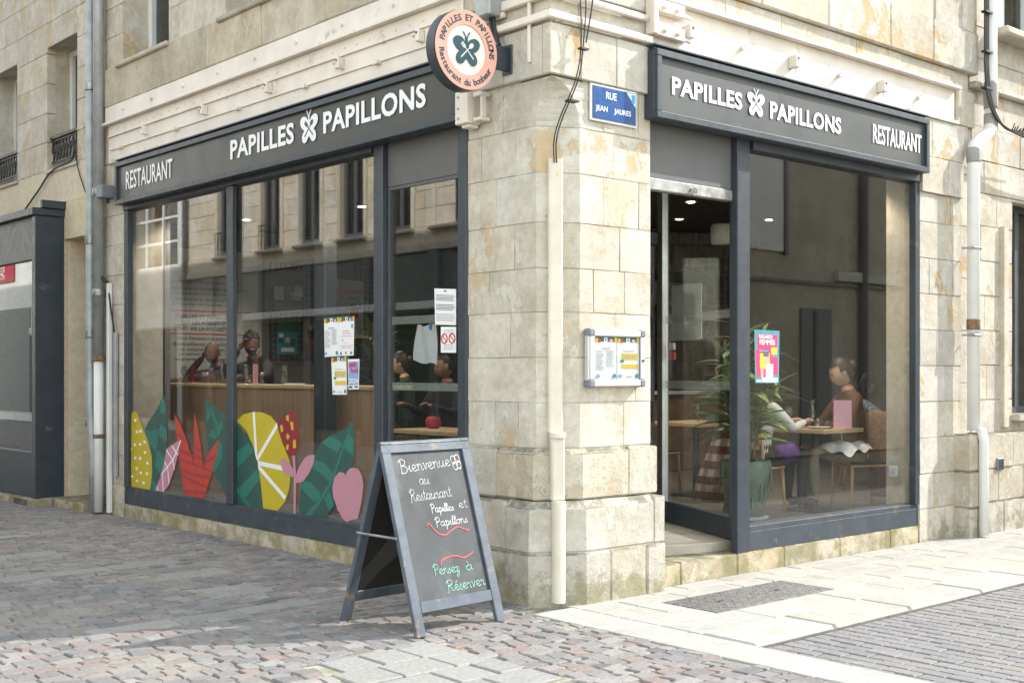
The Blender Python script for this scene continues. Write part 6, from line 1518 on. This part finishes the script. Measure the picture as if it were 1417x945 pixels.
def menucard(x, y, z, rz, label, mat='card_pink', w=.12, h=.21):
    t = thing('menu_card', label, 'menu card', (x, y, z), 'pink table menus'); t.rotation_euler.z = rz; t['_b'] = (0., 0., 0.)
    MB().box(-w/2, w/2, -.004, .004, .003, h).build('card', mat, t)
    MB().box(-w/2-.01, w/2+.01, -.02, .02, 0, .012, .002).build('foot', 'wood_light', t)
    m = MB()
    for k in range(6): m.box(-w*.36, w*.3, -.0056, -.0042, h*.2+k*h*.11, h*.2+k*h*.11+.006)
    m.build('print', 'print_grey', t)
def shaker(x, y, z, label, s=1):
    t = thing('spice_mill', label, 'spice mill', (x, y, z), 'spice mills'); MB().lathe([(.022*s, .001), (.022*s, .09*s)], (x, y, z), 12).build('jar', 'glassware', t, True); MB().lathe([(.023*s, .0905*s), (.023*s, .115*s), (.012*s, .13*s)], (x, y, z), 12).build('cap', 'galvanised', t, True)
CZ = 1.42
for y_, l in ((7.62, 'wine glass at the left end of the bar counter'), (6.90, 'wine glass before the bald man'), (6.12, 'wine glass before the man in the black jumper'), (5.30, 'wine glass right of the two men on the bar counter')): wineglass(1.15, y_, CZ, l)
for y_, l in ((7.45, 'tumbler at the left end of the bar counter'), (6.72, 'tumbler before the bald man'), (5.98, 'tumbler before the man in the black jumper'), (5.22, 'tumbler right of the two men')): tumbler(1.10, y_, CZ, l)
for y_, l in ((7.06, 'small spice mill left of the bald man'), (6.98, 'small spice mill nearer the bald man'), (5.72, 'spice mill beside the pink card on the bar')): shaker(1.12, y_, CZ, l)
carafe(1.22, 6.80, CZ, 'water carafe before the bald man on the bar')
menucard(1.15, 7.40, CZ, HALF, 'dark red card standing at the left of the bar counter', 'decal_maroon', .08, .2); menucard(1.16, 5.93, CZ, .4, 'slim pink card standing before the man in the black jumper', 'card_pink', .08, .22)
nk = thing('napkin', 'folded white napkin on the bar counter right of the men', 'napkin', (1.12, 5.08, CZ)); MB().box(1.05, 1.2, 4.98, 5.16, CZ+.001, CZ+.015, .003).build('cloth', 'white_linen', nk)
carafe(4.50, 1.07, TZ, 'clear water carafe on the window table'); tumbler(4.38, .93, TZ, 'tumbler left of the carafe on the window table'); tumbler(4.46, .88, TZ, 'tumbler right beside the pink card on the window table'); wineglass(4.30, 1.2, TZ, 'wine glass behind the tumblers on the window table')
menucard(4.47, .715, TZ, -.72, 'large pink menu card standing on the window table', 'card_pink', .17, .27)
np_ = thing('plate', 'white plate on the window table before the brown jacket', 'plate', (4.32, .86, TZ)); MB().lathe([(.06, .002), (.11, .018), (.112, .022), (.06, .008)], (4.30, .86, TZ), 24).build('dish', 'off_white', np_, True)
pe = thing('phone', 'small dark phone lying on the window table', 'phone', (4.85, .85, TZ)); MB().box(4.63, 4.77, .74, .80, TZ+.001, TZ+.012, .004).build('body', 'leather_black', pe)
lp = thing('lap_napkin', 'white linen napkin spread over the lap of the woman in brown', 'napkin', (4.95, .95, FZ+.6))
nu = 14; m = MB(); vs = []
for j in range(nu+1):
    for i in range(nu+1):
        a, b_ = i/nu-.5, j/nu-.5; x_ = 4.68+a*.46; y_ = .86+b_*.46
        vs.append((x_, y_, FZ+.645+.02*math.sin(a*14+b_*5)+.012*math.sin(b_*17)-.30*max(0, abs(b_)-.33)-.25*max(0, -a-.3)))
m.add(vs, [(j*(nu+1)+i, j*(nu+1)+i+1, (j+1)*(nu+1)+i+1, (j+1)*(nu+1)+i) for j in range(nu) for i in range(nu)]); m.build('cloth', 'white_linen', lp, True)
wineglass(4.55, 2.55, TZ, 'wine glass on the table behind the entrance glass'); tumbler(4.66, 2.48, TZ, 'left tumbler on the table behind the entrance glass'); tumbler(4.75, 2.44, TZ, 'right tumbler on the table behind the entrance glass'); shaker(4.9, 2.5, TZ, 'spice mill on the table behind the entrance glass')
menucard(4.98, 2.45, TZ, -.72, 'pink menu card on the table behind the entrance glass', 'card_pink', .13, .22)
menucard(1.35, 2.95, FZ+.82, -.6, 'pink card seen behind the narrow pane', 'card_pink', .13, .24) if False else None
# coats
def coat(name, label, mat, rings, loc, cat='coat'):
    t = thing(name, label, cat, loc); m = MB(); vs = []
    n = 22
    out = []
    for z, rx, ry, cx, cy, wv in rings:
        out.append([(cx+rx*math.cos(2*math.pi*k/n)*(1+wv*math.sin(k*2.3+z*3)), cy+ry*math.sin(2*math.pi*k/n)*(1+wv*math.sin(k*1.7+z*5)), z) for k in range(n)])
    m.loft(out).build('cloth', mat, t, True)
    return t
coat('fleece_coat', 'curly tan fleece coat hanging over the back of the chair at the window', 'fleece_tan',
     [(FZ+.10, .10, .20, 5.30, .72, .12), (FZ+.25, .12, .22, 5.30, .72, .12), (FZ+.5, .10, .22, 5.28, .73, .1), (FZ+.7, .08, .20, 5.25, .74, .08), (FZ+.90, .06, .18, 5.21, .76, .05), (FZ+.95, .02, .14, 5.20, .76, .02)], (5.25, .74, FZ+.1))
coat('plaid_coat', 'purple and cream plaid coat hanging over the chair left of the palm', 'plaid_wool',
     [(FZ+.12, .12, .22, 3.52, 1.50, .14), (FZ+.35, .12, .20, 3.54, 1.48, .12), (FZ+.6, .09, .18, 3.60, 1.42, .1), (FZ+.80, .07, .17, 3.64, 1.38, .06), (FZ+.86, .03, .13, 3.66, 1.36, .02)], (3.58, 1.45, FZ+.12))
pb_ = thing('purple_bag', 'bright purple bundle of cloth beside the palm at the window table', 'bag', (4.05, 1.12, FZ+.5))
m = MB(); m.ell((4.06, 1.06, FZ+.585), (.12, .11, .10), 18, 12)
m.v = [tuple(Vector(p)+(Vector(p)-Vector((4.06, 1.06, FZ+.585)))*.55*noise.noise(Vector(p)*7)) for p in m.v]; m.build('cloth', 'purple_cloth', pb_, True)
rb_ = thing('red_bag', 'dark red shoulder bag on the table behind the narrow pane', 'bag', (1.35, 2.95, FZ+.82))
MB().box(1.27, 1.40, 2.93, 3.06, FZ+.821, FZ+.93, .03).build('body', 'banner_red', rb_, True); MB().tube(smooth_curve([(1.34, 2.95, FZ+.92), (1.36, 2.97, FZ+1.10), (1.36, 3.01, FZ+1.08), (1.34, 3.04, FZ+.92)], 5), .008, 6).build('strap', 'leather_black', rb_)
# ---------------------------------------------------------------- potted palm
pp = thing('potted_palm', 'tall leafy palm in a green glazed pot behind the entrance post', 'potted plant', (3.27, .93, FZ))
px_, py_ = 3.27, .93
MB().lathe([(.001, .055), (.16, .055), (.185, .20), (.215, .42), (.222, .55), (.205, .55), (.19, .50), (.001, .50)], (px_, py_, FZ), 28, False).build('pot', 'pot_glaze', pp, True)
m = MB()
for k in range(22):
    a = k*.63+.2; z = FZ+.10+(k % 5)*.09; r = .175+.07*(z-FZ-.1)/.45+.012
    pts = [(px_+r*math.cos(a+.13*math.cos(t*.55)), py_+r*math.sin(a+.13*math.cos(t*.55)), z+.05*math.sin(t*.55)*(1+.1*t)) for t in range(13)]
    m.tube(pts, .007, 5)
m.build('relief', 'pot_glaze', pp, True)
MB().lathe([(.001, .49), (.2, .505)], (px_, py_, FZ), 20, False).build('soil', 'soil', pp)
dl_ = MB().lathe([(.20, .03), (.205, .05), (.19, .054)], (px_, py_, FZ), 24).build('plant_dolly', 'paper_grey', pp)
for k in range(4): a = .5+k*1.57; MB().lathe([(.028, -.01), (.028, .01)], (px_+.17*math.cos(a), py_+.17*math.sin(a), FZ+.029-.0), 10).build('castor', 'corner_plastic', pp)
leafm = bpy.data.meshes.new('leaf'); Lv = []; n = 7
for i in range(n+1):
    t = i/n; wd = .5*math.sin(math.pi*min(1, t*.92+.08))**.8; dz = -.45*t*t
    Lv += [(-wd*.14, t, dz+.03*wd), (0, t, dz), (wd*.14, t, dz+.03*wd)]
leafm.from_pydata(Lv, [], [(i*3+k, i*3+k+1, i*3+k+4, i*3+k+3) for i in range(n) for k in (0, 1)])
leafm2 = leafm.copy(); leafm.materials.append(MATS['leaf_green']); leafm2.materials.append(MATS['leaf_light'])
for me_ in (leafm, leafm2): me_.polygons.foreach_set('use_smooth', [True]*len(me_.polygons))
random.seed(5)
for s in range(14):
    a = s*2.4; bx_, by_ = px_+.10*math.cos(a)*random.random(), py_+.10*math.sin(a)*random.random()
    ht = random.uniform(.65, 1.35); lx, ly = .22*math.cos(a), .22*math.sin(a)
    path = [Vector((bx_+lx*t*t, by_+ly*t*t, FZ+.48+ht*t)) for t in (0, .33, .66, 1)]
    st = MB().tube(path, [.011, .009, .007, .005], 6).build('stem', 'stem_brown', pp, True)
    for k in range(16):
        t = .32+.68*k/15; p = Vector((bx_+lx*t*t, by_+ly*t*t, FZ+.48+ht*t)); L = random.uniform(.26, .44)*(1.05-.2*t)
        o = bpy.data.objects.new('leaf', leafm if random.random() < .6 else leafm2); COL.objects.link(o); o.parent = st
        rz = random.uniform(0, 6.28); o.location = p; o.rotation_euler = (random.uniform(.1, 1.0), random.uniform(-.4, .4), rz); o.scale = (L*1.35, L, L)
# big dark plant and coat stand shapes behind the narrow pane
dp = thing('dark_plant', 'tall dark leafy plant behind the narrow pane', 'potted plant', (2.4, 5.3, FZ))
MB().lathe([(.12, .0), (.16, .35), (.15, .35), (.14, .32)], (2.4, 5.35, FZ), 18).build('pot', 'corner_plastic', dp, True)
sts = MB()
for s in range(9):
    a = s*2.4; p = [(2.4+.12*math.cos(a)*t, 5.35+.12*math.sin(a)*t, FZ+.32+1.55*t) for t in (0, .5, 1)]; sts.tube(p, .01, 5)
stm = sts.build('stem', 'stem_brown', dp)
for k in range(90):
    a = k*2.4; t = random.uniform(.35, 1); o = bpy.data.objects.new('leaf', leafm); COL.objects.link(o); o.parent = stm
    o.location = (2.4+.12*math.cos(a)*t, 5.35+.12*math.sin(a)*t, FZ+.32+1.55*t); o.rotation_euler = (random.uniform(.2, 1.1), 0, a); L = random.uniform(.22, .36); o.scale = (L*1.2, L, L)
so_ = thing('wall_socket', 'white wall socket low on the side wall of the right window', 'socket', (4.62, .3, .6))
MB().box(4.605, 4.626, .22, .31, .58, .68, .004).build('plate', 'white_pvc', so_); MB().box(4.60, 4.6045, .245, .285, .605, .645).build('outlet', 'paper_grey', so_)
# ---------------------------------------------------------------- clean up bookkeeping
for o in bpy.data.objects:
    if '_b' in o: del o['_b']
